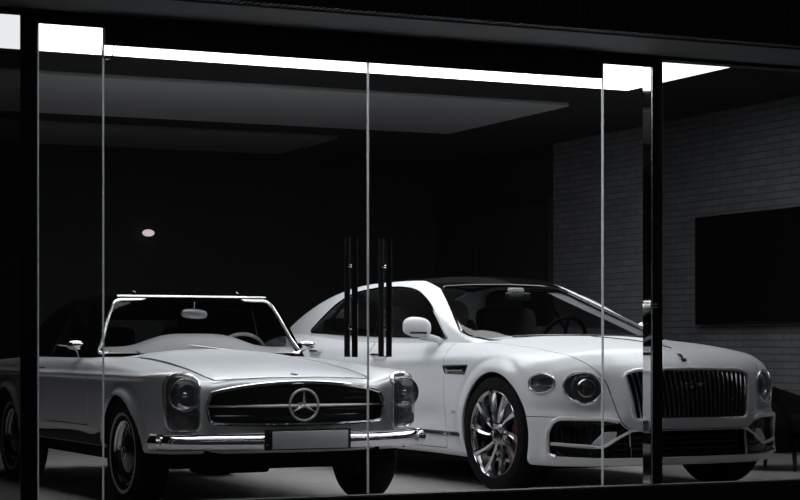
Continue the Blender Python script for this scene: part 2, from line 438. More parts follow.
def roadster():
    ys = [-.9, -.55, -.25, .2, .8, 1.6, 2.4, 3.0, 3.4, 3.6]
    zs = [.26, .36, .45, .60, .74, .775, .80, .86, .95]
    wz = np.array([.79, .832, .848, .858, .856, .855, .842, .815, .77])
    fy = np.array([.93, .968, .995, 1.0, .992, .995, 1.0, .975, .90, .84])
    W = Tab(zs, ys, fy[:, None]*wz[None, :])
    H = Tab([0, .22, .40, .505, .565, .69, .80, .9], [-.80, -.68, -.5, -.2, .2, .62, 1.0, 2.0, 2.6, 3.1, 3.4, 3.6], [
        [.728, .722, .710, .695, .700, .735, .725, .69],
        [.765, .760, .746, .725, .735, .785, .770, .74],
        [.808, .802, .788, .768, .772, .805, .790, .77],
        [.850, .844, .830, .812, .812, .822, .806, .785],
        [.885, .879, .866, .850, .847, .845, .828, .81],
        [.922, .914, .898, .880, .874, .868, .850, .835],
        [.930, .922, .902, .888, .880, .878, .864, .85],
        [.900, .900, .895, .885, .880, .876, .865, .85],
        [.885, .885, .880, .875, .870, .866, .855, .84],
        [.845, .845, .842, .838, .838, .835, .825, .80],
        [.78, .78, .778, .775, .775, .77, .76, .74],
        [.70, .70, .70, .70, .70, .69, .68, .66]], True)
    px = [0, .3, .54, .685, .77, .825, .87]
    py = np.array([-.715, -.695, -.640, -.588, -.535, -.46, -.33])
    fz = [.26, .45, .60, .75, .85]; oz = np.array([.07, .012, 0, .006, .03])
    F = Tab(px, fz, py[None, :]+oz[:, None], True)
    R = Tab([0, .4, .7, .87], [.26, .5, .7, .9], [[3.36, 3.33, 3.24, 3.1], [3.44, 3.41, 3.31, 3.16], [3.43, 3.40, 3.30, 3.15], [3.36, 3.33, 3.24, 3.1]], True)
    def wadd(y, z):
        o = .015*np.exp(-((z-.772)/.015)**2)*np.clip((y+.75)/.25, 0, 1)
        for cy in (0, 2.4):
            r = np.hypot(y-cy+.04*(cy == 0), z-.325); o = o+.042*np.exp(-((r-.342)/.030)**2)-.012*np.exp(-((r-.36)/.16)**2)*np.clip((z-.3)/.15, 0, 1)
        return o
    def fadd(x, z):
        a = np.abs(x)
        return -.048*np.exp(-((a-.69)/.110)**4)*np.exp(-((z-.63)/.20)**6)
    hull = Hull(W, H, F, R, lambda y: .335+0*y, kt=.055, kf=.055, kr=.12, kb=.04, wadd=wadd, fadd=fadd)
    bm = hull.lattice(joinsp((-.92, -.5, .022), (-.5, .5, .027), (.5, .92, .022)),
                      joinsp((-.86, -.45, .018), (-.45, .5, .024), (.5, 3.0, .045), (3.0, 3.6, .03)),
                      joinsp((.25, .45, .03), (.45, .62, .025), (.62, .95, .0135)),
                      [(-.55, .55), (-.42, 3.0), (.45, .62)])
    # panels
    for cy in (0., 2.4): mark(bm, ellipse(cy-.03*(cy == 0), .325, .350, .338, 44), (1, 2), lambda c, n: abs(c.x) > .55 and c.z < .8 and abs(n.x) > .2, 90)
    hoodp = [(0, -.668), (.30, -.65), (.42, -.625), (.485, -.585), (.505, -.49), (.51, -.26), (.514, -.02), (.514, .236), (.530, .45), (.545, .60), (.4, .625), (0, .64)]
    hoodp = hoodp+[(-x, y) for x, y in hoodp[-2:0:-1]]
    HF = lambda c, n: n.z > .3 and c.z > .6
    mark(bm, offpoly(hoodp, .008), (0, 1), HF, 99, only=(0,))
    mark(bm, [(x*(1-.055*max(0, min(1, (y+.5)/.9))) - math.copysign(.005, x)*(abs(x) > .1), y+(.006 if y < 0 else -.006)) for x, y in hoodp], (0, 1), HF, 1, only=(99,))
    cab = roundpoly([(-.66, .78), (.66, .78), (.70, 1.2), (.66, 2.35), (-.66, 2.35), (-.70, 1.2)], .08)
    cab = [(x, y-.16*(1-(x/.66)**2) if y < 1 else y) for x, y in cab]
    mark(bm, cab, (0, 1), lambda c, n: n.z > .3, 91, only=(0,))
    doorp = roundpoly([(.60, .90), (.60, .46), (1.60, .46), (1.64, .90)], [.0, .05, .12, .0])
    mark(bm, doorp, (1, 2), lambda c, n: abs(c.x) > .6, 2, only=(0,), gap=.007)
    boot = roundpoly([(-.55, 2.5), (.55, 2.5), (.52, 3.25), (-.52, 3.25)], .08)
    mark(bm, boot, (0, 1), lambda c, n: n.z > .3, 7, only=(0,), gap=.006)
    hl = roundpoly([(.604, .466), (.752, .466), (.774, .55), (.778, .790), (.604, .790)], [.045, .06, .05, .085, .085])
    for s in (1, -1): mark(bm, [(s*x, z) for x, z in hl], (0, 2), lambda c, n: c.y < -.3 and n.y < -.05, 5, only=(0, 99))
    gr = [(.553, .602), (.535, .66), (.50, .687), (.28, .724), (0, .740), (-.28, .724), (-.50, .687), (-.535, .66), (-.553, .602), (-.54, .535), (-.50, .512), (-.3, .501), (0, .498), (.3, .501), (.50, .512), (.54, .535)]
    gr = smooth2(gr, 4)
    mark(bm, gr, (0, 2), lambda c, n: c.y < -.3 and n.y < -.15, 6)
    car = thing('vintage_roadster', 'silver vintage roadster with black soft top and a star in its wide grille', 'car', (0, 0, 0))
    panel(hull, bm, 'body', silver, car, 0)
    panel(hull, bm, 'bonnet', silver, car, 1)
    for s in (-1, 1): panel(hull, bm, 'door', silver, car, 2, sel=lambda c: c.x*s > 0)
    panel(hull, bm, 'boot_lid', silver, car, 7)
    # dark lining under the shut lines and wheel wells
    u = MB()
    for cy in (0., 2.4):
        for s in (1, -1):
            u.lathe([(.358, .842), (.365, .56), (.05, .52)], (0, cy, .325), sgn=s, seg=30, ang0=.02, ang1=PI-.02)
    u.box((0, 1.3, .30), (1.40, 3.6, .10)); u.box((0, -.42, .34), (1.1, .36, .10))
    u.box((0, 1.2, .26), (.5, 2.6, .1)); u.box((-.28, -.30, .27), (.42, .24, .12), bev=.02); u.box((.1, -.38, .255), (.9, .05, .05), bev=.02)
    u.build('underbody', under, car)
    # bonnet, grille
    g = panel(hull, bm, 'grille', blackp, car, 6, flange=0, push=lambda V, N: V+np.array([0, .055, 0]))
    ol = hull.front([p[0] for p in gr], [p[1] for p in gr])
    MB().tube([Vector(p)+Vector((0, -.003, 0)) for p in ol], .0115, 8, True).build('grille_surround', chrome, g)
    rim = MB(); n = len(ol)
    rim.add([tuple(p) for p in ol]+[(p[0], p[1]+.058, p[2]) for p in ol], [(i, (i+1) % n, n+(i+1) % n, n+i) for i in range(n)])
    rim.build('grille_recess', blackp, g)
    xs = np.linspace(-.54, .54, 41); bar = hull.front(xs, .606+0*xs)
    hb = [.0055+.006*(1-abs(x)/.54) for x in xs]
    b = MB(); v = []
    for p, h in zip(bar, hb):
        y = p[1]+.012
        v += [(p[0], y+.02, p[2]-h), (p[0], y, p[2]-h*.8), (p[0], y-.006, p[2]), (p[0], y, p[2]+h*.8), (p[0], y+.02, p[2]+h)]
    f = [(i*5+k, i*5+k+1, (i+1)*5+k+1, (i+1)*5+k) for i in range(40) for k in range(4)]
    b.add(v, f).build('grille_bar', soft_silver, g)
    sc = Vector((0, -.742, .611)); st = MB()
    st.tube([sc+Vector((.0885*math.cos(t), 0, .0885*math.sin(t))) for t in [2*PI*k/48 for k in range(48)]], .0070, 10, True, up=(0, 1, 0))
    for k in range(3):
        a = PI/2+2*PI*k/3; d = Vector((math.cos(a), 0, math.sin(a))); p = Vector((-d.z, 0, d.x))
        h0 = .0145
        st.add([sc+d*.086, sc+p*h0*.9-d*.006, sc-p*h0*.9-d*.006, sc+Vector((0, -.012, 0)), sc+Vector((0, .008, 0))], [(0, 1, 3), (0, 3, 2), (0, 4, 1), (0, 2, 4)])
    st.tube([sc+Vector((0, .0, 0)), sc+Vector((0, .07, 0))], .012, 8)
    st.build('grille_star', soft_silver, g, ang=20)
    mesh_b = MB()
    for i in range(7): 
        z = .52+.032*i
        xx = np.linspace(-.5, .5, 15); q = hull.front(xx, z+0*xx)
        mesh_b.tube([(p[0], p[1]+.05, p[2]) for p in q], .0022, 5)
    mesh_b.build('grille_mesh', gloss_black, g)
    # bonnet badge
    e = hull.top([0.], [-.60])[0]
    MB().lathe([(.0001, .006), (.018, .006), (.022, .003), (.023, 0)], (e[0], e[1], e[2]), axis='z', seg=20).build('bonnet_badge', satin, car)
    # headlights
    for s in (-1, 1):
        hp = [(s*x, z) for x, z in hl]
        o3 = hull.front([p[0] for p in hp], [p[1] for p in hp], y0=.0)
        cx, cz = .69*s, .63
        bulge = lambda V: .052*np.clip(1-(np.abs(V[:, 0]-cx)/.092)**4, 0, 1)**.5*np.clip(1-(np.abs(V[:, 2]-cz)/.168)**4, 0, 1)**.5
        L0 = panel(hull, bm, 'headlight', lamp_grey, car, 5, sel=lambda c: c.x*s > 0, flange=0, push=lambda V, N: V+np.array([0, .014, 0]))
        panel(hull, bm, 'lens', lens_dk, L0, 5, sel=lambda c: c.x*s > 0, flange=.0, push=lambda V, N: V+np.stack([.25*s*bulge(V), -bulge(V), 0*V[:, 0]], 1))
        MB().tube([Vector(p)+Vector((0, -.004, 0)) for p in o3], .0120, 8, True, flat=1.5, up=(0, 1, 0)).build('bezel', bright_trim, L0)
        yc = hull.front([cx], [.66])[0][1]
        MB().lathe([(.088, -.012), (.086, .0), (.078, .004), (.06, .022), (.03, .035), (.0001, .037)], (cx, yc-.010, .672), axis='y', seg=36).build('reflector', lamp_refl, L0)
        MB().tube([(cx+.088*math.cos(t), yc-.022, .672+.088*math.sin(t)) for t in [2*PI*k/36 for k in range(36)]], .005, 8, True, up=(0, 1, 0)).build('lamp_ring', satin, L0)
        MB().ellipsoid((cx, yc-.012, .672), (.02, .02, .02)).build('bulb', chrome, L0)
        MB().prism(rrect(min(cx-.075, cx+.075), .488, max(cx-.075, cx+.075), .555, .02), yc+.004, yc+.016, 'xz').build('indicator', satin, L0)
    # bumper in two wings with the plate between
    def bump_pt(x):
        p = hull.front([x], [.42])[0]; return Vector((x, p[1], .408))
    pts = []
    for x in np.linspace(-.79, .79, 61):
        y = float(F(np.array([abs(x)]), np.array([.45]))[0]); pts.append(Vector((x*1.02, y-.070, .408)))
    end = [Vector((.826, -.588, .408)), Vector((.842, -.55, .408))]
    path = [Vector((-p.x, p.y, p.z)) for p in end[::-1]]+pts+end
    prof = [(0, .046), (.010, .048), (.017, .044), (.015, .037), (.025, .031), (.036, .016), (.042, .002), (.041, -.008), (.034, -.026), (.022, -.042), (.010, -.047), (0, -.044)]
    for s in (-1, 1):
        seg = [p for p in path if p.x*s > .24]
        seg = seg if s > 0 else seg
        MB().sweep(prof, seg).build('front_bumper', chrome, car, ang=50)
    bk = MB()
    for s in (-1, 1): bk.box((.25*s, -.755, .408), (.03, .03, .07), bev=.006)
    bk.box((0, -.74, .41), (.5, .02, .05)); bk.build('bumper_bracket', blackp, car)
    P = MB().box((0, -.798, .416), (.535, .012, .122), bev=.004).build('number_plate', blackp, car)
    MB().box((0.012, -.806, .416), (.470, .006, .100), bev=.002).build('plate_face', plate_grey, P)
    pe = MB()
    pe.box((0, -.806, .3565), (.535, .01, .005)); pe.box((-.255, -.806, .39), (.006, .006, .006)); pe.box((0, -.806, .480), (.012, .012, .008)); pe.box((0, -.806, .353), (.006, .01, .016))
    pe.build('plate_clip', soft_silver, P)
    # side brightwork
    for s in (-1, 1):
        yy = np.linspace(.40, 1.98, 30); q = hull.side(yy, .437+0*yy, s)
        MB().tube([Vector(p)+Vector((.002*s, 0, 0)) for p in q], .008, 6, flat=1.2).build('sill_strip', soft_silver, car)
        yy = np.linspace(.38, 2.0, 24); q = hull.side(yy, .36+0*yy, s)
        MB().tube([Vector(p)+Vector((.004*s, 0, -.006)) for p in q], .007, 6).build('sill_strip', satin, car)
        MB().prism([(.385, .352), (2.0, .352), (2.0, .425), (.385, .425)], .0, .006, 'yz').move(Matrix.Translation((s*float(abs(hull.side(1.0, .40, s)[0][0]))-(.003 if s > 0 else .003), 0, 0))).build('sill_panel', gloss_black, car)
        h = hull.side(1.45, .775, s)[0]
        MB().tube([(h[0], 1.46, .80), (h[0]+.03*s, 1.475, .80), (h[0]+.03*s, 1.57, .80), (h[0], 1.585, .80)], .008, 8).build('door_handle', chrome, car)
    # rear lamps, bumper
    for s in (-1, 1):
        q = hull.ray(np.array([[.55*s, 2.5, .62]]), np.array([[.55*s, 4.2, .62]]))[0]
        MB().box((.55*s, q[1]+.0, .62), (.26, .05, .13), bev=.02).build('tail_light', redlens, car)
    rp = [Vector((x, 3.44-.18*(x/.8)**2+.05, .43)) for x in np.linspace(-.80, .80, 30)]
    MB().sweep([(a, b) for a, b in [(-.0, -.045), (-.03, -.03), (-.035, .0), (-.03, .03), (0, .045)]], [Vector((p.x, p.y, p.z)) for p in rp][::-1]).build('rear_bumper', chrome, car)
    # wheels
    for s in (-1, 1):
        for y in (0., 2.4): wheel_roadster(car, s, y)
    # soft top, windscreen
    W2 = Tab([.80, .88, 1.0, 1.12, 1.22, 1.30], [.6, 1.0, 1.5, 2.0, 2.5, 2.8], np.array([[.72], [.755], [.765], [.75], [.71], [.67]])*np.array([[1.0, .985, .93, .865, .80, .73]]))
    H2 = Tab([0, .35, .6, .8], [.6, .95, 1.15, 1.5, 1.9, 2.2, 2.5, 2.75], [
        [1.262, 1.258, 1.25, 1.24], [1.264, 1.260, 1.252, 1.24], [1.280, 1.274, 1.258, 1.24], [1.298, 1.29, 1.262, 1.23], [1.285, 1.275, 1.24, 1.2], [1.22, 1.21, 1.18, 1.14], [1.06, 1.05, 1.02, 1.0], [.86, .86, .85, .85]], True)
    F2 = Tab([0, .3, .5, .7, .8], [.80, .9, 1.0, 1.1, 1.2, 1.3], (np.array([.715, .74, .795, .875, .925])[None, :]+np.array([-.09, 0, .09, .175, .25, .31])[:, None])-np.array([0, 0, .02, .05, .085, .12])[:, None]*np.array([0, .18, .5, 1, 1.25])[None, :], True)
    R2 = Tab([0, .8], [.8, 1.3], [[2.72, 2.6], [2.72, 2.6]], True)
    h2 = Hull(W2, H2, F2, R2, lambda y: .84+0*y, kt=.06, kf=.03, kr=.1, kb=.02)
    b2 = h2.lattice(joinsp((-.8, .8, .04)), joinsp((.5, 1.1, .03), (1.1, 2.9, .05)), joinsp((.82, 1.4, .025)), [(-.5, .5), (1.1, 2.4), (.86, 1.05)])
    wsp = roundpoly([(-.70, .898), (.70, .898), (.648, .985), (.594, 1.124), (.532, 1.242), (-.532, 1.242), (-.594, 1.124), (-.648, .985)], [.03, .03, .1, .1, .05, .05, .1, .1], 5)
    mark(b2, wsp, (0, 2), lambda c, n: c.y < 1.5 and n.y < -.2, 3)
    swp = roundpoly([(1.03, .885), (1.24, 1.215), (1.52, 1.225), (1.70, .885)], .03)
    mark(b2, swp, (1, 2), lambda c, n: abs(n.x) > .5, 4)
    rwp = roundpoly([(-.45, .95), (.45, .95), (.40, 1.14), (-.40, 1.14)], .05)
    mark(b2, rwp, (0, 2), lambda c, n: c.y > 2. and n.y > .1, 5)
    mark(b2, [(.4, .7), (3., .7), (3., .868), (.4, .868)], (1, 2), lambda c, n: True, 93)
    top = panel(h2, b2, 'soft_top', canvas, car, 0, flange=.012)
    ws = panel(h2, b2, 'windscreen', carglass, car, 3, flange=0)
    for s in (-1, 1): panel(h2, b2, 'side_window', darkglass, car, 4, sel=lambda c: c.x*s > 0, flange=0)
    panel(h2, b2, 'rear_window', darkglass, car, 5, flange=0)
    o3 = h2.front([p[0] for p in wsp], [p[1] for p in wsp], y0=1.3)
    N3 = h2.grad(o3)
    fr = MB().tube([Vector(p)+Vector(n)*.004 for p, n in zip(o3, N3)], .0105, 8, True)
    xs = np.linspace(-.515, .515, 30); q = h2.front(xs, 1.236+.0*xs, y0=1.3)
    fr.tube([Vector((p[0], p[1]+.014, 1.2665)) for p in q], .0075, 8)
    fr.build('windscreen_frame', bright_trim, car)
    for s in (-1, 1):
        A = h2.side(np.linspace(1.70, 1.515, 8), np.linspace(.885, 1.235, 8), s)
        MB().tube([Vector(p) for p in A], .004, 6).build('window_edge_trim', satin, car)
        MB().tube([Vector((s*.36, 1.12, 1.288)), Vector((s*.36, 1.16, 1.30))], .008, 6).build('top_latch', satin, car)
    # cabin
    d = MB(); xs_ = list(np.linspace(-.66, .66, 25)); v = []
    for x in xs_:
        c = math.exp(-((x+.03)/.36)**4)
        for y, z in ((.72+.30*x*x, .90), (.80+.25*x*x, .93+.06*c), (.92, .94+.085*c), (1.02, .93+.075*c), (1.07, .86), (1.04, .6)): v.append((x, y, z))  # crown raised to shape the bonnet's reflection seen in the windscreen
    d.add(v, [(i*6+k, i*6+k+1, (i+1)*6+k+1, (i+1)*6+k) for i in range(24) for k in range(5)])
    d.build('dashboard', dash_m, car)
    fl = MB().box((0, 1.6, .42), (1.35, 1.7, .03)); fl.box((0, 2.4, .62), (1.3, .04, .42)); fl.build('cabin_floor', under, car)
    for s in (-1, 1):
        S = MB().box((.34*s, 1.55, .58), (.48, .5, .16), bev=.05); S.build('seat', dleather, car)
        B = MB().box((.34*s, 1.86, .83), (.48, .14, .50), Matrix.Rotation(-.18, 3, 'X'), bev=.06).build('seat_back', dleather, car)
    M = Matrix.Translation((.36, 1.14, .852)) @ Matrix.Rotation(math.radians(-62), 4, 'X')
    t = [2*PI*k/40 for k in range(40)]
    sw = MB().tube([M @ Vector((.195*math.cos(a), .195*math.sin(a), 0)) for a in t], .0125, 8, True).build('steering_wheel', ivory, car)
    s_ = MB()
    for a in (0, PI): s_.tube([M @ Vector((0, 0, -.02)), M @ Vector((.19*math.cos(a), .19*math.sin(a), 0))], .008, 6)
    s_.build('steering_spokes', ivory, sw)
    rm = MB().ellipsoid((.01, 1.035, 1.155), (.092, .02, .034), Matrix.Rotation(.06, 3, 'Y'), pw=.75).build('rear_view_mirror', mirror_back, car)
    MB().tube([(.01, 1.05, 1.157), (.012, 1.04, 1.20), (.012, 1.03, 1.235)], .006, 8).build('mirror_stalk', chrome, rm)
    for s in (-1, 1):
        MB().box((.30*s, 1.15, 1.212), (.34, .12, .016), Matrix.Rotation(.5, 3, 'X'), bev=.006).build('sun_visor', dleather, car)
        q = hull.top([.765*s], [1.03])[0]
        m_ = MB().tube([q+np.array([0, 0, -.01]), q+np.array([.012*s, -.005, .035]), q+np.array([.03*s, -.03, .055])], [.009, .007, .008], 8)
        m_.ellipsoid((q[0]+.035*s, q[1]-.03, q[2]+.083), (.060, .032, .030), pw=.85)
        m_ = m_.build('door_mirror', chrome, car)
        MB().ellipsoid((q[0]+.035*s, q[1]+.002, q[2]+.083), (.052, .005, .025)).build('mirror_face', mirror_m, m_)
    for s in (-1, 1):
        w0 = h2.front([-.10+.35*s], [.925], y0=1.3)[0]; w1 = h2.front([-.10+.35*s-.38], [.95], y0=1.3)[0]
        MB().tube([Vector(w0)+Vector((0, -.02, -.02)), Vector(w1)+Vector((0, -.012, 0))], .004, 6).build('wiper', satin, car)
    bm.free(); b2.free()
    return car, hull, h2
lens_dk = glassmat('smoky_lens_glass', .78, 1.6, haze=.07)
dash_m = mat('dash_bonnet_reflection', (.72, .73, .74), rough=.45)  # pale dash colour paints in the bonnet's reflection in the windscreen
mirror_back = mat('mirror_back_metal', (.85, .85, .86), rough=.3, metal=.6)
lamp_grey = mat('lamp_housing_grey', (.20, .205, .21), rough=.25, metal=.8)
# ------------------------------------------------------------------ white saloon
def wheel_saloon(parent, side, y, steer=0.):
    c = Vector((.962*side, y, .376))
    R = MB().lathe([(.282, 0), (.288, -.006), (.283, -.014), (.270, -.02), (.262, -.05), (.255, -.22), (.285, -.235)], (0, 0, 0), sgn=side, seg=64)
    W = R.build('wheel', alloy, parent)
    W.location = c; W.rotation_euler = (0, 0, steer)
    MB().lathe([(.285, -.238), (.315, -.25), (.355, -.24), (.372, -.22), (.376, -.185), (.376, -.06), (.372, -.024), (.352, .0), (.318, .006), (.292, .004), (.284, -.004)], sgn=side, seg=72).build('tyre', rubber, W)
    tr = MB()
    for k in (-1, 0, 1):
        tr.lathe([(.3765, -.125+.05*k-.004), (.3768, -.125+.05*k), (.3765, -.125+.05*k+.004)], sgn=side, seg=72)
    tr.build('tread_groove', under, W)
    n = 10
    for k in range(n):
        a = 2*PI*k/n+.12
        m = MB(); v = []; N = 14
        for i in range(N+1):
            t = i/N; r = .048+t*.226
            sw = .30*(1-t)**1.3*(-1)          # each blade sweeps back as it nears the hub
            wd = (.018+.036*t**1.2)
            aa = a+sw*side*-1
            hx = -.040+.034*t**.8
            for q, dx in ((-1., -.034), (-.85, -.006), (-.15, .006), (.55, -.002), (1., -.034)):
                ang = aa+q*wd/2/r
                v.append(((hx+dx)*side, r*math.cos(ang), r*math.sin(ang)))
        f = [(i*5+j, i*5+j+1, (i+1)*5+j+1, (i+1)*5+j) for i in range(N) for j in range(4)]
        f += [(0, 1, 2, 3, 4), tuple(N*5+j for j in range(5))]
        m.add(v, f); m.build('spoke', alloy_lt, W, ang=25)
    MB().lathe([(.085, -.055), (.072, -.03), (.05, -.022), (.04, -.02), (.0001, -.018)], sgn=side, seg=32).build('hub', alloy, W)
    cap = MB().lathe([(.034, -.022), (.032, -.008), (.02, -.005), (.0001, -.004)], sgn=side, seg=28).build('hub_cap', gloss_black, W)
    # winged letter on the cap
    b = MB(); x = -.003*side
    b.tube([(x, -.007*side, -.012), (x, -.007*side, .012)], .0025, 5)
    for z0 in (-.006, .006):
        b.tube([(x, (-.007+.012*math.cos(t))*side, z0+.006*math.sin(t)) for t in np.linspace(-PI/2, PI/2, 8)], .0022, 5)
    b.build('cap_letter', chrome, cap)
    nuts = MB()
    for k in range(5):
        a = 2*PI*k/5; nuts.lathe([(.009, -.035), (.009, -.018), (.0001, -.016)], (0, .058*math.cos(a), .058*math.sin(a)), sgn=side, seg=8)
    nuts.build('wheel_bolt', satin, W)
    MB().lathe([(.10, -.12), (.205, -.12), (.208, -.128), (.205, -.145), (.10, -.145)], sgn=side, seg=48).build('brake_disc', disc, W)
    k = MB().lathe([(.12, -.075), (.235, -.075), (.24, -.09), (.24, -.16), (.12, -.16), (.12, -.075)], sgn=side, seg=20, ang0=PI*.86, ang1=PI*1.24)
    k.build('brake_caliper', redcal, W)
    return W

def saloon():
    ys = [-.9, -.5, -.2, 0, .4, .9, 1.8, 2.6, 3.2, 3.8, 4.2, 4.5]
    zs = [.15, .24, .36, .5, .7, .82, .90, .97, 1.03, 1.1]
    base = [.90, .935, .955, .965, .962, .955, .930, .895, .850, .79]
    fy = np.array([.945, .985, .997, 1.0, .995, .985, .985, 1.0, 1.02, .99, .93, .86])
    W = Tab(zs, ys, fy[:, None]*np.array(base)[None, :])
    H = Tab([0, .3, .5, .7, .82, .95], [-.95, -.85, -.75, -.6, -.4, -.15, .2, .6, 1.0, 2.0, 3.0, 3.6, 4.1, 4.4], [
        [.80, .795, .775, .745, .70, .62],
        [.853, .850, .835, .790, .745, .68],
        [.898, .896, .880, .838, .79, .73],
        [.935, .932, .916, .878, .835, .78],
        [.962, .960, .944, .910, .872, .825],
        [.984, .982, .966, .938, .910, .865],
        [1.004, 1.001, .988, .966, .946, .905],
        [1.028, 1.024, 1.012, .992, .972, .94],
        [1.03, 1.028, 1.02, 1.01, .99, .96],
        [1.03, 1.03, 1.03, 1.025, 1.01, .985],
        [1.05, 1.05, 1.05, 1.045, 1.03, 1.0],
        [1.06, 1.06, 1.055, 1.045, 1.02, .98],
        [1.04, 1.035, 1.02, 1.0, .96, .90],
        [.97, .965, .95, .92, .88, .82]], True)
    px = [0, .25, .48, .6, .7, .8, .87, .93, .98]
    py = np.array([-.840, -.831, -.803, -.762, -.708, -.634, -.560, -.455, -.28])
    fz = [.15, .24, .36, .5, .68, .8, .9, 1.0]; oz = np.array([.035, -.02, -.012, -.01, .01, .045, .10, .17])
    F = Tab(px, fz, py[None, :]+oz[:, None], True)
    R = Tab([0, .5, .8, .98], [.15, .5, .8, 1.1], [[4.36, 4.32, 4.2, 3.95], [4.44, 4.40, 4.27, 4.0], [4.42, 4.38, 4.25, 3.98], [4.34, 4.30, 4.18, 3.9]], True)
    def wadd(y, z):
        o = 0*y
        for cy in (0, 3.194):
            r = np.hypot(y-cy, z-.376); o = o+(.014*np.exp(-((r-.425)/.040)**2)-.007*np.exp(-((r-.495)/.022)**2))*(z > .15)
        # power line from the headlight back through the door, dying away
        o = o+.012*np.exp(-((z-(.885-.035*np.clip(y, -1, 3)))/.035)**2)*np.clip((y+.5)/.3, 0, 1)*np.clip((2.2-y)/1.2, 0, 1)
        # scalloped lower door
        o = o-.018*np.exp(-((z-.46)/.08)**2)*np.clip((y-.55)/.3, 0, 1)*np.clip((2.7-y)/.3, 0, 1)
        return o
    def fadd(x, z):
        a = np.abs(x)
        # upright grille shell stands proud of the wings; hollow beside it; ledge over the lower intakes
        s = -.022*np.exp(-(a/.535)**12)*np.exp(-((z-.66)/.20)**8)
        s = s+.022*np.exp(-((a-.61)/.07)**2)*np.exp(-((z-.60)/.14)**4)
        s = s+.016*np.exp(-((z-.55)/.04)**2)*np.clip((a-.5)/.1, 0, 1)
        return s
    hull = Hull(W, H, F, R, lambda y: .192+.012*np.clip(y, 0, 1), kt=.10, kf=.11, kr=.18, kb=.05, wadd=wadd, fadd=fadd)
    bm = hull.lattice(joinsp((-1.02, -.5, .022), (-.5, .5, .027), (.5, 1.02, .022)),
                      joinsp((-.98, -.45, .02), (-.45, .75, .025), (.75, 3.9, .05), (3.9, 4.6, .035)),
                      joinsp((.12, .30, .02), (.30, .70, .02), (.70, 1.14, .018)),
                      [(-.60, .60), (-.42, 3.7), (.32, .70)])
    SIDE = lambda c, n: abs(c.x) > .6 and abs(n.x) > .2
    for cy in (0., 3.194): mark(bm, ellipse(cy, .376, .402, .402, 48), (1, 2), lambda c, n: abs(c.x) > .55 and c.z < .85 and abs(n.x) > .15, 90)
    mark(bm, [(-1.1, -1.1), (1.1, -1.1), (1.1, .64), (.800, .625), (.70, .545), (.4, .405), (0, .335), (-.4, .405), (-.70, .545), (-.800, .625), (-1.1, .64)], (0, 1), lambda c, n: c.z > .35, 50, only=(0,))
    hp = [(.440, .420), (.505, .461), (.529, .517), (.545, .578), (.562, .641), (.577, .703), (.603, .752), (.653, .821), (.695, .861), (.725, .895), (.735, .923), (.752, .965), (.786, .982), (.79, 1.12)]
    hp = smooth2(hp, 3, False); hp = hp+[(-x, z) for x, z in hp[::-1]]
    mark(bm, hp, (0, 2), lambda c, n: c.y < .64, 1, only=(50,), gap=.006)
    L_ = bm.faces.layers.int['part']
    for f in bm.faces:
        if f[L_] == 50: f[L_] = 0
    cab = roundpoly([(-.72, .62), (.72, .62), (.76, 1.2), (.74, 3.2), (-.74, 3.2), (-.76, 1.2)], .08)
    cab = [(x, y+.01-.25*(1-(x/.72)**2) if y < 1 else y) for x, y in cab]
    mark(bm, cab, (0, 1), lambda c, n: n.z > .3, 91, only=(0,))
    d1 = roundpoly([(.70, .985), (.655, .25), (1.83, .25), (1.86, 1.03)], [.0, .05, .05, .0])
    mark(bm, d1, (1, 2), SIDE, 2, only=(0,), gap=.007)
    d2 = roundpoly([(1.872, 1.03), (1.842, .25), (2.68, .25), (2.85, .55), (3.05, .85), (3.06, 1.06)], [.0, .05, .1, .1, .1, .0])
    mark(bm, d2, (1, 2), SIDE, 3, only=(0,), gap=.007)
    boot = [(-.62, 3.55), (.62, 3.55), (.6, 4.3), (-.6, 4.3)]
    mark(bm, roundpoly(boot, .1), (0, 1), lambda c, n: n.z > .3, 7, only=(0,), gap=.006)
    FR = lambda c, n: c.y < -.1 and n.y < -.05
    # nose openings
    gr = roundpoly([(-.438, .482), (.438, .482), (.460, .60), (.488, .768), (.40, .796), (0, .803), (-.40, .796), (-.488, .768), (-.460, .60)], [.04, .04, .1, .05, .1, 0, .1, .05, .1], 5)
    mark(bm, gr, (0, 2), FR, 10, only=(0, 1, 99))
    BL = ellipse(.708, .683, .106, .098, 36, rot=-.10)
    SL_c = (-.545, .712)
    for s in (1, -1): mark(bm, [(s*x, z) for x, z in BL], (0, 2), FR, 11, only=(0,))
    SLp = ellipse(-.480, .711, .088, .061, 30, rot=.0)
    mark(bm, SLp, (1, 2), lambda c, n: abs(c.x) > .72 and c.y < -.2, 12, only=(0,))
    IN = roundpoly([(.886, .256), (.886, .42), (.858, .494), (.616, .491), (.53, .478), (.505, .448), (.452, .413), (.452, .244), (.60, .244)], [.03, .05, .05, 0, .02, .02, 0, 0, 0], 5)
    for s in (1, -1): mark(bm, [(s*x, z) for x, z in IN], (0, 2), FR, 13, only=(0,))
    CI = [(-.4515, .2435), (.4515, .2435), (.4515, .412), (-.4515, .412)]
    mark(bm, CI, (0, 2), FR, 14, only=(0,))
    for s in (1, -1): mark(bm, [(s*.84, .4985), (s*1.02, .5005), (s*1.02, .5055), (s*.84, .5035)], (0, 2), lambda c, n: -.62 < c.y < -.2 and abs(n.x) > .1, 99, only=(0,))
    VT = [(.70, .812), (.345, .818), (.385, .757), (.66, .760)]
    mark(bm, roundpoly(VT, .012), (1, 2), SIDE, 15, only=(0, 2))
    car = thing('saloon_car', 'large white four-door saloon with black roof and upright vertical-slat grille beside the brick wall', 'car')
    body = panel(hull, bm, 'body', white, car, 0)
    panel(hull, bm, 'bonnet', white, car, 1)
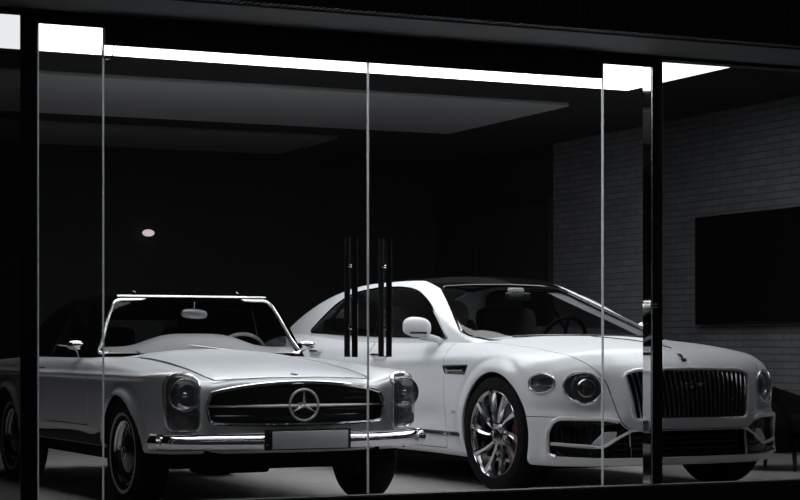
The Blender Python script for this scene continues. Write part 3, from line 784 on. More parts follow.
    for s in (-1, 1):
        D = panel(hull, bm, 'door', white, car, 2, sel=lambda c: c.x*s > 0)
        D['label'] = 'front door'
        h = hull.side(1.66, .875, s)[0]
        MB().tube([Vector((h[0], 1.56, .875)), Vector((h[0]+.035*s, 1.60, .878)), Vector((h[0]+.035*s, 1.74, .88)), Vector((h[0], 1.78, .88))], [.012, .014, .014, .012], 8, flat=.8).build('door_handle', satin, D)
        D2 = panel(hull, bm, 'door', white, car, 3, sel=lambda c: c.x*s > 0)
        D2['label'] = 'rear door'
        MB().tube([Vector((h[0], 2.66, .90)), Vector((h[0]+.035*s, 2.66, .903)), Vector((h[0]+.035*s, 2.80, .905)), Vector((h[0]-.0, 2.84, .905))], [.012, .014, .014, .012], 8, flat=.8).build('door_handle', satin, D2)
    panel(hull, bm, 'boot_lid', white, car, 7)
    u = MB()
    for cy in (0., 3.194):
        for s in (1, -1): u.lathe([(.408, .935), (.415, .62), (.05, .58)], (0, cy, .376), sgn=s, seg=30, ang0=-.3, ang1=PI+.3)
    u.box((0, 1.6, .20), (1.7, 3.9, .08)); u.box((0, -.42, .25), (1.1, .40, .10)); u.build('underbody', under, car)
    # grille
    g = panel(hull, bm, 'grille', gloss_black, car, 10, flange=0, push=lambda V, N: V+np.array([0, .075, 0]))
    G3 = hull.front([p[0] for p in gr], [p[1] for p in gr])
    n = len(G3)
    MB().add([(p[0], p[1]-.004, p[2]) for p in G3]+[(p[0]*.97, p[1]+.08, .64+(p[2]-.64)*.96) for p in G3], [(i, (i+1) % n, n+(i+1) % n, n+i) for i in range(n)]).build('grille_recess', blackp, g)
    MB().tube([Vector(p)+Vector((0, -.004, 0)) for p in G3], .0115, 8, True, flat=1.1, up=(0, 1, 0)).build('grille_surround', satin_lt, g)
    NV = 25
    def gx(z): return .438+(.488-.438)*np.clip((z-.482)/(.768-.482), 0, 1)
    for k in range(NV):
        q = -1+2*(k+.5)/NV
        zz = np.linspace(.492, .792-.02*abs(q)**3, 9); xx = q*gx(zz)*.985
        P3 = hull.front(xx, zz); m = MB(); v = []
        for p in P3:
            for dx, dy in ((-.0075, .035), (-.0055, .010), (0, .002), (.0055, .010), (.0075, .035)): v.append((p[0]+dx, p[1]+dy, p[2]))
        f = [(i*5+j, i*5+j+1, (i+1)*5+j+1, (i+1)*5+j) for i in range(8) for j in range(4)]
        m.add(v, f).build('grille_vane', dkchrome, g, ang=20)
    wb = MB(); bz = .70; y0 = float(hull.front([0.], [bz])[0][1])-.006
    wb.tube([(-.012, y0, bz-.018), (-.012, y0, bz+.018)], .0035, 6)
    for z0 in (bz-.009, bz+.009): wb.tube([(-.012+.02*math.cos(t), y0, z0+.009*math.sin(t)) for t in np.linspace(-PI/2, PI/2, 10)], .003, 6)
    for s in (-1, 1):
        for j in range(3): wb.tube([(s*.024, y0, bz+.008-.008*j), (s*(.10-.02*j), y0+.002, bz+.014-.011*j)], [.004, .001], 6)
    wb.build('winged_badge', chrome, g)
    # bonnet mascot: small flying letter on the nose edge
    e = hull.top([0.], [-.755])[0]; ms = MB()
    ms.lathe([(.022, 0), (.02, .006), (.008, .012), (.0001, .013)], tuple(e), axis='z', seg=20)
    ms.tube([e+np.array([0, 0, .008]), e+np.array([0, .022, .03])], [.006, .005], 8)
    for s in (-1, 1): ms.tube([e+np.array([0, .012, .02]), e+np.array([.008*s, .045, .034]), e+np.array([.012*s, .075, .038])], [.005, .0045, .002], 8, flat=1.2)
    ms.build('bonnet_mascot', blackp, car)
    q = hull.top(np.zeros(24), np.linspace(.30, -.62, 24)); MB().tube([Vector(p)+Vector((0, 0, .0015)) for p in q], .0055, 6).build('bonnet_spine', blackp, car)
    # lamps
    for s in (-1, 1):
        sel = lambda c: c.x*s > 0
        Lp = panel(hull, bm, 'headlight', lamp_dark, car, 11, sel=sel, flange=0, push=lambda V, N: V-N*.055)
        panel(hull, bm, 'lens', lensglass, Lp, 11, sel=sel, flange=0, off=.004)
        o3 = hull.front([s*p[0] for p in BL], [p[1] for p in BL]); N3 = hull.grad(o3)
        MB().tube([Vector(p)+Vector(q)*.003 for p, q in zip(o3, N3)], .0085, 8, True, up=(0, 1, 0)).build('bezel', bright_trim, Lp)
        m = len(o3); MB().add([tuple(p) for p in o3]+[tuple(p-q*.06) for p, q in zip(o3, N3)], [(i, (i+1) % m, m+(i+1) % m, m+i) for i in range(m)]).build('lamp_wall', lamp_dark, Lp)
        c3 = hull.front([s*.695], [.685]); nn = Vector(hull.grad(c3)[0]); c3 = Vector(c3[0])
        Q = nn.to_track_quat('Z', 'Y').to_matrix().to_4x4()
        def onlamp(mb, c, nm, mt, ang=35): mb.move(Matrix.Translation(c) @ Q); return mb.build(nm, mt, Lp, ang)
        onlamp(MB().lathe([(.056, -.05), (.058, -.012), (.052, -.008), (.046, -.016), (.044, -.03)], axis='z', seg=32), c3, 'projector_ring', lamp_refl)
        onlamp(MB().ellipsoid((0, 0, -.034), (.044, .044, .022)), c3, 'projector_lens', gloss_black)
        onlamp(MB().lathe([(.098, -.045), (.100, -.03), (.094, -.028), (.076, -.045)], axis='z', seg=36), c3, 'daylight_ring', satin)
        S = panel(hull, bm, 'corner_light', lamp_refl, car, 12, sel=sel, flange=0, push=lambda V, N: V-N*.03)
        panel(hull, bm, 'lens', lensglass, S, 12, sel=sel, flange=0, off=.003)
        o3 = hull.side(np.array([p[0] for p in SLp]), np.array([p[1] for p in SLp]), s); N3 = hull.grad(o3)
        MB().tube([Vector(p)+Vector(q)*.002 for p, q in zip(o3, N3)], .007, 8, True).build('bezel', bright_trim, S)
        m = len(o3); MB().add([tuple(p) for p in o3]+[tuple(p-q*.032) for p, q in zip(o3, N3)], [(i, (i+1) % m, m+(i+1) % m, m+i) for i in range(m)]).build('lamp_wall', lamp_dark, S)
        c4 = hull.side(-.488, .70, s); n4 = Vector(hull.grad(c4)[0]); Q4 = n4.to_track_quat('Z', 'Y').to_matrix().to_4x4()
        bb = MB().box((0, 0, -.020), (.20, .045, .02), bev=.01); bb.move(Matrix.Translation(Vector(c4[0])+Vector((0, 0, -.02))) @ Q4); bb.build('lamp_unit', lamp_dark, S)
        # lower intakes
        I = panel(hull, bm, 'side_intake', gloss_black, car, 13, sel=sel, flange=0, push=lambda V, N: V-N*.05)
        o3 = hull.front([s*p[0] for p in IN], [p[1] for p in IN]); N3 = hull.grad(o3); m = len(o3)
        MB().add([tuple(p) for p in o3]+[tuple(p-q*.055) for p, q in zip(o3, N3)], [(i, (i+1) % m, m+(i+1) % m, m+i) for i in range(m)]).build('intake_wall', gloss_black, I)
        fr = [i for i, p in enumerate(IN) if p[0] > .6]
        k0 = [i for i in range(m) if IN[i][0] > .62 or IN[i][1] > .47 and IN[i][0] > .52]
        k0 = sorted(k0, key=lambda i: (0 if IN[i][1] < .3 and IN[i][0] < .86 else 1, i))
        MB().tube([Vector(o3[i])+Vector(N3[i])*.003 for i in k0], .0145, 8, up=(0, 1, 0)).build('intake_surround', satin_lt, I)
        xx = np.linspace(.872, .655, 16)*s; zz = np.linspace(.334, .316, 16); q = hull.front(xx, zz)
        MB().tube([Vector(p)+Vector((0, .004, 0)) for p in q], .011, 6, flat=1.0).build('intake_bar', satin_lt, I)
        wpt = [(.66, .316), (.625, .318), (.592, .334), (.52, .380), (.447, .415), (.41, .419)]
        wp = smoothpath([(x*s, 0, z) for x, z in wpt], 5); q = hull.front([p.x for p in wp], [p.z for p in wp])
        MB().tube([Vector(p)+Vector((0, -.004, 0)) for p in q], .0095, 8).build('wing_trim', satin_lt, I)
        fin = [(.672, .334), (.602, .409), (.540, .411), (.548, .352), (.604, .326)]
        q = hull.front([x*s for x, z in fin], [z for x, z in fin])
        MB().add([Vector(p)+Vector((0, -.002, 0)) for p in q]+[Vector(p)+Vector((0, .03, 0)) for p in q], [(0, 1, 2, 3, 4), (9, 8, 7, 6, 5)]+[(i, (i+1) % 5, 5+(i+1) % 5, 5+i) for i in range(5)]).build('wing_trim_fin', satin_lt, I)
        gm = MB()
        for j in range(9):
            x = .60+.03*j; zz = np.linspace(.335, .48, 6); q = hull.front(np.full(6, x*s), zz)
            gm.tube([Vector(p)+Vector((0, .04, 0)) for p in q], .003, 5)
        gm.build('intake_mesh', blackp, I)
        V_ = panel(hull, bm, 'side_vent', gloss_black, car, 15, sel=sel, flange=0, push=lambda V, N: V-N*.02)
        vv = roundpoly(VT, .012); o3 = hull.side(np.array([p[0] for p in vv]), np.array([p[1] for p in vv]), s)
        MB().tube([Vector(p) for p in o3], .004, 6, True).build('vent_surround', gloss_black, V_)
        q = hull.side(np.linspace(.64, .42, 6), np.linspace(.778, .782, 6), s)
        MB().tube([Vector(p)-Vector((.006*s, 0, 0)) for p in q], .006, 6).build('vent_bar', satin, V_)
        # sill strip, badge, rocker
        yy = np.linspace(.45, 2.74, 30); q = hull.side(yy, .352+0*yy, s)
        st = MB().tube([Vector(p)+Vector((.002*s, 0, 0)) for p in q], .0095, 6, flat=1.6); st.build('sill_strip', gloss_black, car)
        q = hull.side(yy, .366+0*yy, s); MB().tube([Vector(p)+Vector((.003*s, 0, 0)) for p in q], .004, 6).build('sill_strip', chrome, car)
        q = hull.side(np.array([.56, .545, .53, .515, .50]), .50+np.array([-.008, .008, -.008, .008, -.008]), s)
        MB().tube([Vector(p)+Vector((.001*s, 0, 0)) for p in q], .0028, 5).build('wing_badge', satin, car)
    ci = panel(hull, bm, 'centre_intake', gloss_black, car, 14, flange=0, push=lambda V, N: V+np.array([0, .05, 0]))
    o3 = hull.front([p[0] for p in CI], [p[1] for p in CI]); m = len(o3)
    ow = MB()
    for i in (0, 2):
        a, b = o3[i], o3[(i+1) % m]; xx = np.linspace(a[0], b[0], 20); zz = np.linspace(a[2], b[2], 20); q = hull.front(xx, zz)
        ow.add([tuple(p) for p in q]+[(p[0], p[1]+.06, p[2]) for p in q], [(k, k+1, 21+k, 20+k) for k in range(19)])
    ow.build('intake_wall', gloss_black, ci)
    cm = MB()
    for j in range(4):
        xx = np.linspace(-.55, .55, 16); q = hull.front(xx, .265+.035*j+0*xx); cm.tube([(p[0], p[1]+.045, p[2]) for p in q], .004, 5)
    cm.build('intake_mesh', blackp, ci)
    for s in (-1, 1):
        for y in (0., 3.194): wheel_saloon(car, s, y, math.radians(2.2) if y == 0 else 0.)
        q = hull.ray(np.array([[.72*s, 3., .85]]), np.array([[.72*s, 5., .85]]))[0]
        tl = MB().ellipsoid((.72*s, q[1]-.03, .85), (.14, .06, .075)); tl.build('tail_light', redlens, car)
    # ---------------- cabin shell
    W2 = Tab([.9, 1.0, 1.1, 1.2, 1.3, 1.4, 1.5], [.3, .8, 1.5, 2.5, 3.2, 3.7, 4.1], np.array([[.93], [.975], [1.0], [1.0], [.95], [.86], [.76]])*np.array([[.875, .852, .815, .765, .705, .63, .54]]))
    H2 = Tab([0, .3, .55, .75], [.3, .9, 1.2, 1.5, 1.9, 2.3, 2.7, 3.1, 3.5, 3.9, 4.15], [
        [1.30, 1.29, 1.27, 1.24], [1.38, 1.37, 1.34, 1.30], [1.425, 1.415, 1.38, 1.33], [1.455, 1.447, 1.418, 1.37], [1.478, 1.47, 1.444, 1.40], [1.480, 1.472, 1.446, 1.40], [1.460, 1.452, 1.424, 1.38], [1.41, 1.40, 1.37, 1.32], [1.32, 1.31, 1.275, 1.22], [1.19, 1.18, 1.14, 1.09], [1.08, 1.07, 1.04, 1.0]], True)
    F2 = Tab([0, .3, .55, .75, .9], [.9, 1.0, 1.1, 1.2, 1.3, 1.4, 1.5], np.array([.0, .035, .115, .215, .31])[None, :]+np.array([.00, .31, .61, .90, 1.18, 1.45, 1.72])[:, None], True)
    R2 = Tab([0, .9], [.9, 1.5], [[4.12, 3.95], [4.12, 3.95]], True)
    h2 = Hull(W2, H2, F2, R2, lambda y: .93+0*y, kt=.11, kf=.07, kr=.1, kb=.02)
    b2 = h2.lattice(joinsp((-.95, .95, .035)), joinsp((.2, 1.7, .03), (1.7, 4.3, .05)), joinsp((.9, 1.55, .025)), [(-.45, .45), (1.5, 3.3), (.96, 1.15)])
    DLO = roundpoly([(.835, .998), (.927, 1.056), (1.052, 1.134), (1.23, 1.229), (1.385, 1.29), (1.537, 1.337), (1.709, 1.366), (1.917, 1.381), (2.255, 1.384), (2.571, 1.362), (2.737, 1.322), (2.862, 1.257), (2.967, 1.181), (3.14, 1.066), (3.10, 1.05), (2.518, 1.032), (1.826, 1.017), (1.361, 1.009)], [.01]+[.06]*12+[.02, .02]+[.1]*3, 3)
    mark(b2, DLO, (1, 2), lambda c, n: abs(n.x) > .3, 2)
    WS = [(.001, .978), (.70, .978), (.785, 1.008), (.797, 1.045), (.734, 1.126), (.656, 1.213), (.585, 1.297), (.537, 1.360), (.50, 1.376), (.30, 1.388), (.001, 1.393)]
    WS = roundpoly(WS+[(-x, z) for x, z in WS[::-1]], .02, 3)
    mark(b2, WS, (0, 2), lambda c, n: c.y < 1.8 and n.y < -.25, 3, only=(0,))
    RW = roundpoly([(-.56, 2.95), (.56, 2.95), (.62, 3.72), (-.62, 3.72)], .1, 5)
    mark(b2, RW, (0, 1), lambda c, n: n.z > .2 and c.z > 1.1, 5, only=(0,))
    RP = roundpoly([(-.535, 1.22), (.535, 1.22), (.57, 2.2), (.555, 2.93), (-.555, 2.93), (-.57, 2.2)], [0, 0, .2, .06, .06, .2], 5)
    mark(b2, RP, (0, 1), lambda c, n: n.z > .35 and c.z > 1.2, 4, only=(0,))
    mark(b2, [(.1, .8), (4.4, .8), (4.4, .955), (.1, .955)], (1, 2), lambda c, n: True, 93)
    panel(h2, b2, 'roof_frame', white, car, 0, flange=.015)
    panel(h2, b2, 'roof_panel', gloss_black, car, 4, flange=.01)
    panel(h2, b2, 'windscreen', carglass, car, 3, flange=0)
    panel(h2, b2, 'rear_window', darkglass, car, 5, flange=0)
    for s in (-1, 1):
        sw_ = panel(h2, b2, 'side_window', sideglass, car, 2, sel=lambda c: c.x*s > 0, flange=0)
        o3 = h2.side(np.array([p[0] for p in DLO]), np.array([p[1] for p in DLO]), s); N3 = h2.grad(o3)
        MB().tube([Vector(p)+Vector(q)*.002 for p, q in zip(o3, N3)], .008, 6, True).build('window_surround', gloss_black, sw_)
        for (ya, za, yb, zb) in ((1.93, 1.03, 1.98, 1.375), (2.86, 1.05, 2.70, 1.30)):
            q = h2.side(np.linspace(ya, yb, 8), np.linspace(za, zb, 8), s)
            MB().tube([Vector(p)-Vector((.004*s, 0, 0)) for p in q], .022, 6, flat=.25, up=(1, 0, 0)).build('window_pillar', gloss_black, sw_)
        # door mirror
        mx = .99*s; my = .99
        a0 = hull.side(.90, .965, s)[0]
        mm = MB().ellipsoid((mx, my, 1.076), (.084, .066, .070), pw=.8, seg=32, rings=18)
        mm.v = [(x, y+.05*((x-mx)*s/.12)*1.0, z+.012*((x-mx)*s/.12)) for x, y, z in mm.v]
        mm.tube([a0+np.array([-.03*s, 0, -.01]), a0+np.array([.035*s, -.01, .025]), np.array([mx-.03*s, my-.005, 1.015])], [.028, .022, .032], 10, flat=.6, up=(0, 1, 0))
        mm = mm.build('door_mirror', white, car, 50)
        q = MB().box((mx+.015*s, my-.052, 1.035), (.12, .02, .013), Matrix.Rotation(.4*s, 3, 'Z'), bev=.004); q.build('mirror_repeater', gloss_black, mm)
        q = MB().ellipsoid((mx+.0*s, my+.078, 1.072), (.072, .012, .052), pw=.8); q.build('mirror_face', mirror_m, mm)
    # black windscreen border
    o3 = h2.front([p[0] for p in WS], [p[1] for p in WS], y0=2.0); N3 = h2.grad(o3)
    MB().tube([Vector(p)-Vector(q)*.0 for p, q in zip(o3, N3)], .012, 6, True, flat=.5, up=(0, 1, 1)).build('windscreen_surround', gloss_black, car)
    # interior
    d = MB(); xs = list(np.linspace(-.72, .72, 21)); rows = [(.62, .985), (.80, 1.0), (1.02, .99), (1.08, .90), (1.05, .6)]
    d.add([(x, y+.18*(x/.72)**2*(1 if i < 2 else .3), z-.02*(x/.72)**2) for x in xs for i, (y, z) in enumerate(rows)], [(i*5+k, i*5+k+1, (i+1)*5+k+1, (i+1)*5+k) for i in range(20) for k in range(4)])
    d.build('dashboard', dleather, car)
    fl = MB().box((0, 2.2, .36), (1.6, 2.6, .04)); fl.box((0, 3.35, .75), (1.5, .04, .6)); fl.build('cabin_floor', under, car)
    for s in (-1, 1):
        MB().box((.40*s, 1.72, .66), (.54, .56, .20), bev=.07).build('seat', leather, car)
        b = MB().box((.40*s, 2.06, .95), (.52, .15, .60), Matrix.Rotation(-.25, 3, 'X'), bev=.07); b.build('seat_back', leather, car)
        b = MB().ellipsoid((.40*s, 2.14, 1.275), (.155, .07, .105), pw=.7); b.build('head_restraint', leather, car)
        MB().box((.40*s, 2.75, .66), (.6, .5, .2), bev=.07).build('rear_seat', leather, car)
        MB().ellipsoid((.40*s, 2.98, 1.20), (.16, .06, .12), pw=.8).build('head_restraint', ivory, car)
        MB().box((.40*s, 3.05, .93), (.6, .15, .5), Matrix.Rotation(-.35, 3, 'X'), bev=.07).build('rear_seat_back', leather, car)
    M = Matrix.Translation((.40, 1.28, .985)) @ Matrix.Rotation(math.radians(-66), 4, 'X')
    t = [2*PI*k/40 for k in range(40)]
    sw = MB().tube([M @ Vector((.185*math.cos(a), .185*math.sin(a), 0)) for a in t], .016, 8, True).build('steering_wheel', dleather, car)
    b = MB().ellipsoid((0, 0, 0), (.07, .055, .025))
    for a in (0, PI, -PI/2): b.tube([(0, 0, 0), (.18*math.cos(a), .18*math.sin(a), 0)], .014, 6, flat=.5)
    b.move(M); b.build('wheel_boss', dleather, sw)
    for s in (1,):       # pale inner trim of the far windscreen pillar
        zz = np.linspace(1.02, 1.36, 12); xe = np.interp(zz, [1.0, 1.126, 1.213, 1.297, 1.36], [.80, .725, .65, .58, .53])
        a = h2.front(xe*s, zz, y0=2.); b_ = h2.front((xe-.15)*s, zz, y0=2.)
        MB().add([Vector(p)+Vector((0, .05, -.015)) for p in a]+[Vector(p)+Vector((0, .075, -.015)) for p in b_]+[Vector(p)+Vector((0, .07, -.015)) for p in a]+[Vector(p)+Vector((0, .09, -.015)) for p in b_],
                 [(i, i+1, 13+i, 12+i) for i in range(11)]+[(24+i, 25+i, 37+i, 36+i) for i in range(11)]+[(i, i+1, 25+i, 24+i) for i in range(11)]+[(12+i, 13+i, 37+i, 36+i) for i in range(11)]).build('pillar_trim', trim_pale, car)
    rv = MB().box((0, 1.27, 1.305), (.22, .03, .06), bev=.014).build('rear_view_mirror', blackp, car)
    MB().box((0, 1.30, 1.352), (.11, .07, .035), bev=.012).build('mirror_mount', trim_pale, rv)
    for s in (-1, 1):
        w0 = h2.front([.55*s], [1.012], y0=2.)[0]; w1 = h2.front([.55*s-.6*s], [1.02], y0=2.)[0]
        MB().tube([Vector(w0)+Vector((0, -.03, .0)), Vector(w1)+Vector((0, -.02, .0))], .006, 6).build('wiper', blackp, car)
    bm.free(); b2.free()
    return car, hull, h2
satin_lt = mat('satin_silver_trim', (.85, .85, .86), rough=.38, metal=.45)
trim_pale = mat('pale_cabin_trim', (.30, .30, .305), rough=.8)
dkchrome = mat('dark_chrome', (.45, .45, .46), rough=.15, metal=1)
sideglass = glassmat('side_glass', .45, 1.5)
# ------------------------------------------------------------------ the showroom (X along the glass front, Y into the room)
TH = math.radians(24.65); Z0 = 10.3; HC = .957; FP = 1887.
def W2(X, Z):      # measured camera frame (right, depth) -> room
    return (X*math.cos(TH)+(Z-Z0)*math.sin(TH), -X*math.sin(TH)+(Z-Z0)*math.cos(TH))
def camera():
    cd = bpy.data.cameras.new('camera'); cam = bpy.data.objects.new('camera', cd); C.objects.link(cam)
    cam.location = (*W2(0, 0), HC); cam.rotation_euler = (PI/2, 0, -TH)
    cd.sensor_width = 36; cd.lens = FP/800*36; cd.shift_y = (344.2-250)/800; cd.clip_end = 200
    SC.camera = cam
    return cam
def build_cars():
    m, hm, hm2 = roadster(); x, y = W2(-.8847, 11.418); m.location = (x, y, 0); m.rotation_euler = (0, 0, math.radians(27.09-24.65))
    b, hb, hb2 = saloon(); x, y = W2(1.4548, 12.697); b.location = (x, y, 0); b.rotation_euler = (0, 0, math.radians(27.76-24.65))
    return m, b

def tiles(name, c1, c2, mortar, scale, bw, bh, ms, rough, vec='Generated', rot=None, bump=.3, var=.3):
    m = bpy.data.materials.new(name); m.use_nodes = True; nt = m.node_tree; b = nt.nodes['Principled BSDF']
    tc = nt.nodes.new('ShaderNodeTexCoord'); mp = nt.nodes.new('ShaderNodeMapping'); br = nt.nodes.new('ShaderNodeTexBrick')
    if rot:      # lay the courses on a wall in the YZ plane
        sx = nt.nodes.new('ShaderNodeSeparateXYZ'); cx = nt.nodes.new('ShaderNodeCombineXYZ')
        nt.links.new(tc.outputs['Object'], sx.inputs[0]); nt.links.new(sx.outputs['Y'], cx.inputs['X']); nt.links.new(sx.outputs['Z'], cx.inputs['Y']); nt.links.new(cx.outputs[0], mp.inputs['Vector'])
    else: nt.links.new(tc.outputs['Object'], mp.inputs['Vector'])
    nt.links.new(mp.outputs['Vector'], br.inputs['Vector'])
    br.inputs['Color1'].default_value = (*c1, 1); br.inputs['Color2'].default_value = (*c2, 1); br.inputs['Mortar'].default_value = (*mortar, 1)
    br.inputs['Scale'].default_value = scale; br.inputs['Brick Width'].default_value = bw; br.inputs['Row Height'].default_value = bh; br.inputs['Mortar Size'].default_value = ms
    br.inputs['Mortar Smooth'].default_value = .3
    nz = nt.nodes.new('ShaderNodeTexNoise'); nz.inputs['Scale'].default_value = 3.5; nz.inputs['Detail'].default_value = 8
    nt.links.new(tc.outputs['Object'], nz.inputs['Vector'])
    mr = nt.nodes.new('ShaderNodeMapRange'); mr.inputs['To Min'].default_value = 1-var; mr.inputs['To Max'].default_value = 1+var
    nt.links.new(nz.outputs['Fac'], mr.inputs['Value'])
    mx = nt.nodes.new('ShaderNodeMix'); mx.data_type = 'RGBA'; mx.blend_type = 'MULTIPLY'; mx.inputs[0].default_value = 1
    nt.links.new(br.outputs['Color'], mx.inputs[6]); nt.links.new(mr.outputs['Result'], mx.inputs[7]); nt.links.new(mx.outputs[2], b.inputs['Base Color'])
    bp = nt.nodes.new('ShaderNodeBump'); bp.inputs['Strength'].default_value = bump; bp.inputs['Distance'].default_value = .01; bp.invert = True
    nt.links.new(br.outputs['Fac'], bp.inputs['Height']); nt.links.new(bp.outputs['Normal'], b.inputs['Normal'])
    b.inputs['Roughness'].default_value = rough
    return m

def room():
    CEIL = 3.1; XR = 5.6; XL = -8.5; YB = 11.2
    fl = tiles('floor_tiles', (.41, .387, .384), (.37, .352, .35), (.23, .222, .22), 1., .9, .9, .006, .38, bump=.05, var=.18)
    bk = tiles('grey_brick', (.215, .22, .23), (.175, .18, .19), (.105, .107, .11), 1., .24, .062, .006, .7, rot=(PI/2, 0, PI/2), bump=.6, var=.35)
    dark = mat('dark_wall_paint', .012, rough=.8, var=(2., .3))
    darkc = mat('dark_ceiling_paint', .010, rough=.8, var=(2., .3))
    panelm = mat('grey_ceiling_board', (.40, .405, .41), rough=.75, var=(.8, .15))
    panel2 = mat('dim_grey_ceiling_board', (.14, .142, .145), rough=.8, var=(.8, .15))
    black = mat('black_frame_metal', .016, rough=.45, var=(5., .2))
    soff = mat('grey_soffit', (.17, .173, .178), rough=.7, var=(1.2, .2))
    outg = mat('dark_paving', .02, rough=.7, var=(4., .4), bump=(30, .3))
    struct(MB().box(((XL+XR)/2, YB/2, -.05), (XR-XL+.4, YB+.2, .1)).build('floor', fl))
    struct(MB().box((XR+.1, 3.94, 1.6), (.2, 8.68, 3.4)).build('wall_right', bk))
    struct(MB().box((XR+.1, 9.84, 1.6), (.2, 3.12, 3.4)).build('wall_right_rear', dark))
    struct(MB().box((XL-.1, YB/2-.2, 1.6), (.2, YB+.4, 3.4)).build('wall_left', dark))
    struct(MB().box(((XL+XR)/2, YB+.1, 1.6), (XR-XL+.4, .2, 3.4)).build('wall_back', dark))
    struct(MB().box(((XL+XR)/2, YB/2-.2, CEIL+.1), (XR-XL+.4, YB+.4, .2)).build('ceiling', darkc))
    # lit ceiling field over the cars
    lit = bpy.data.materials.new('luminous_ceiling'); lit.use_nodes = True
    nt = lit.node_tree; nt.nodes.clear(); out = nt.nodes.new('ShaderNodeOutputMaterial'); em = nt.nodes.new('ShaderNodeEmission')
    em.inputs['Color'].default_value = (.945, .975, 1, 1); em.inputs['Strength'].default_value = LIT
    nt.links.new(em.outputs[0], out.inputs['Surface'])
    x0, x1, y0, y1 = LX0, 4.10, .2, 4.24
    t = thing('luminous_ceiling_panel', 'wide glowing white ceiling light panel bordering the dark ceiling above the two cars', 'ceiling light', ((x0+x1)/2, (y0+y1)/2, CEIL-.001))
    hx, hy = (x1-x0)/2, (y1-y0)/2
    for (a, b, c, d) in ((-hx, 2.45-t.location.y, hx, hy), (-hx, -hy, hx, -hy+LFW), (hx-1.5, -hy+LFW, hx, 2.45-t.location.y)):
        MB().box(((a+c)/2, (b+d)/2, -.003), (c-a, d-b, .006)).build('diffuser', lit, t)
    fr = MB()
    for s in (-1, 1): fr.box((0, s*(hy+.01), -.003), (2*hx+.04, .02, .008)); fr.box((s*(hx+.01), 0, -.003), (.02, 2*hy, .008))
    fr.build('light_frame', black, t); t.rotation_euler.z = math.radians(.8)
    # plain grey boards further back
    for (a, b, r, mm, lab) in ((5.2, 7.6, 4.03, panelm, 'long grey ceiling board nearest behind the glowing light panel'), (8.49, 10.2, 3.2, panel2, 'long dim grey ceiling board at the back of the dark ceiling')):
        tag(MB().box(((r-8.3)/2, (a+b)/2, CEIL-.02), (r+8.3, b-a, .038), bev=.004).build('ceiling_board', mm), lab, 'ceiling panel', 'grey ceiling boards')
    # screen on the brick wall
    tv = thing('wall_mounted_tv', 'large black switched-off screen mounted on the grey brick wall', 'screen', (XR, 4.535, 1.633))
    MB().box((-.075, 0, 0), (.04, 1.79, 1.0), bev=.006).build('screen_housing', gloss_black, tv)
    MB().box((-.097, 0, .005), (.004, 1.76, .965)).build('display', screen_m, tv)
    MB().box((-.028, 0, 0), (.055, .5, .4)).build('wall_bracket', black, tv)
    # dark service door at the far end of the brick wall
    d = MB(); d.box((XR-.03, 8.31, 1.27), (.08, .07, 2.54)); d.box((XR-.03, 10.0, 1.27), (.08, .07, 2.54)); d.box((XR-.03, 9.15, 2.51), (.08, 1.62, .06))
    fr_ = struct(d.build('door_frame', black)); fr_.name = 'trim_1'
    dd = MB().box((XR-.025, 9.155, 1.24), (.05, 1.61, 2.47), bev=.004).build('door_1', dark); struct(dd)
    MB().tube([(XR-.06, 8.5, 1.0), (XR-.09, 8.5, 1.0), (XR-.09, 8.5, 1.25), (XR-.06, 8.5, 1.25)], .01, 8).build('door_handle', satin, dd)
    # small lamp far back
    wl = thing('wall_lamp', 'small lit wall lamp far back in the dark room', 'lamp', (1.99, YB-.001, 2.21))
    MB().ellipsoid((0, -.07, 0), (.07, .045, .04)).build('lamp_shade', lampglow, wl)
    MB().box((0, -.012, 0), (.09, .022, .09), bev=.005).build('back_plate', black, wl)
    # tub chair half hidden by the saloon
    ch = thing('tub_chair', 'black rounded tub armchair standing between the white saloon and the brick wall', 'chair', (4.42, 2.62, 0), .5)
    b = MB(); N = 28; rows = []
    for k in range(N+1):
        a = math.radians(-35+250*k/N); t = k/N
        h = .44+.20*math.sin(PI*t)**.7+.06*math.exp(-((t-.5)/.2)**2); th = .10
        for r, z in ((.30, .14), (.30, h-.03), (.315, h), (.36, h), (.38, h-.03), (.39, .14)):
            rows.append((r*math.cos(a), r*math.sin(a), z))
    b.add(rows, [(k*6+j, k*6+(j+1) % 6, (k+1)*6+(j+1) % 6, (k+1)*6+j) for k in range(N) for j in range(6)]+[tuple(range(6)), tuple(N*6+j for j in range(6))])
    b.build('backrest', dleather, ch)
    MB().box((0, -.03, .34), (.56, .58, .16), bev=.05).build('seat', dleather, ch)
    MB().box((0, -.0, .20), (.54, .54, .12), bev=.02).build('seat_frame', dleather, ch)
    for sx in (-1, 1):
        for sy in (-1, 1): MB().tube([(.24*sx, .24*sy, 0), (.22*sx, .22*sy, .15)], [.014, .02], 8).build('leg', black, ch)
    return XR, XL, YB, CEIL, black, soff, outg, dark

def pane(name, label, x0, x1, z0, z1, m, seals=(0, 0), group=None, th=.012, y=0., cat='window'):
    o = MB().box(((x0+x1)/2, y, (z0+z1)/2), (x1-x0, th, z1-z0)).build(name, m)
    tag(o, label, cat, group)
    for s, x in ((seals[0], x0), (seals[1], x1)):
        if s:
            sg = 1 if x == x0 else -1
            MB().box((x-sg*.003, y, (z0+s)/2), (.0055, th+.006, s-z0)).build('edge_seal', edge_m, o)
    return o

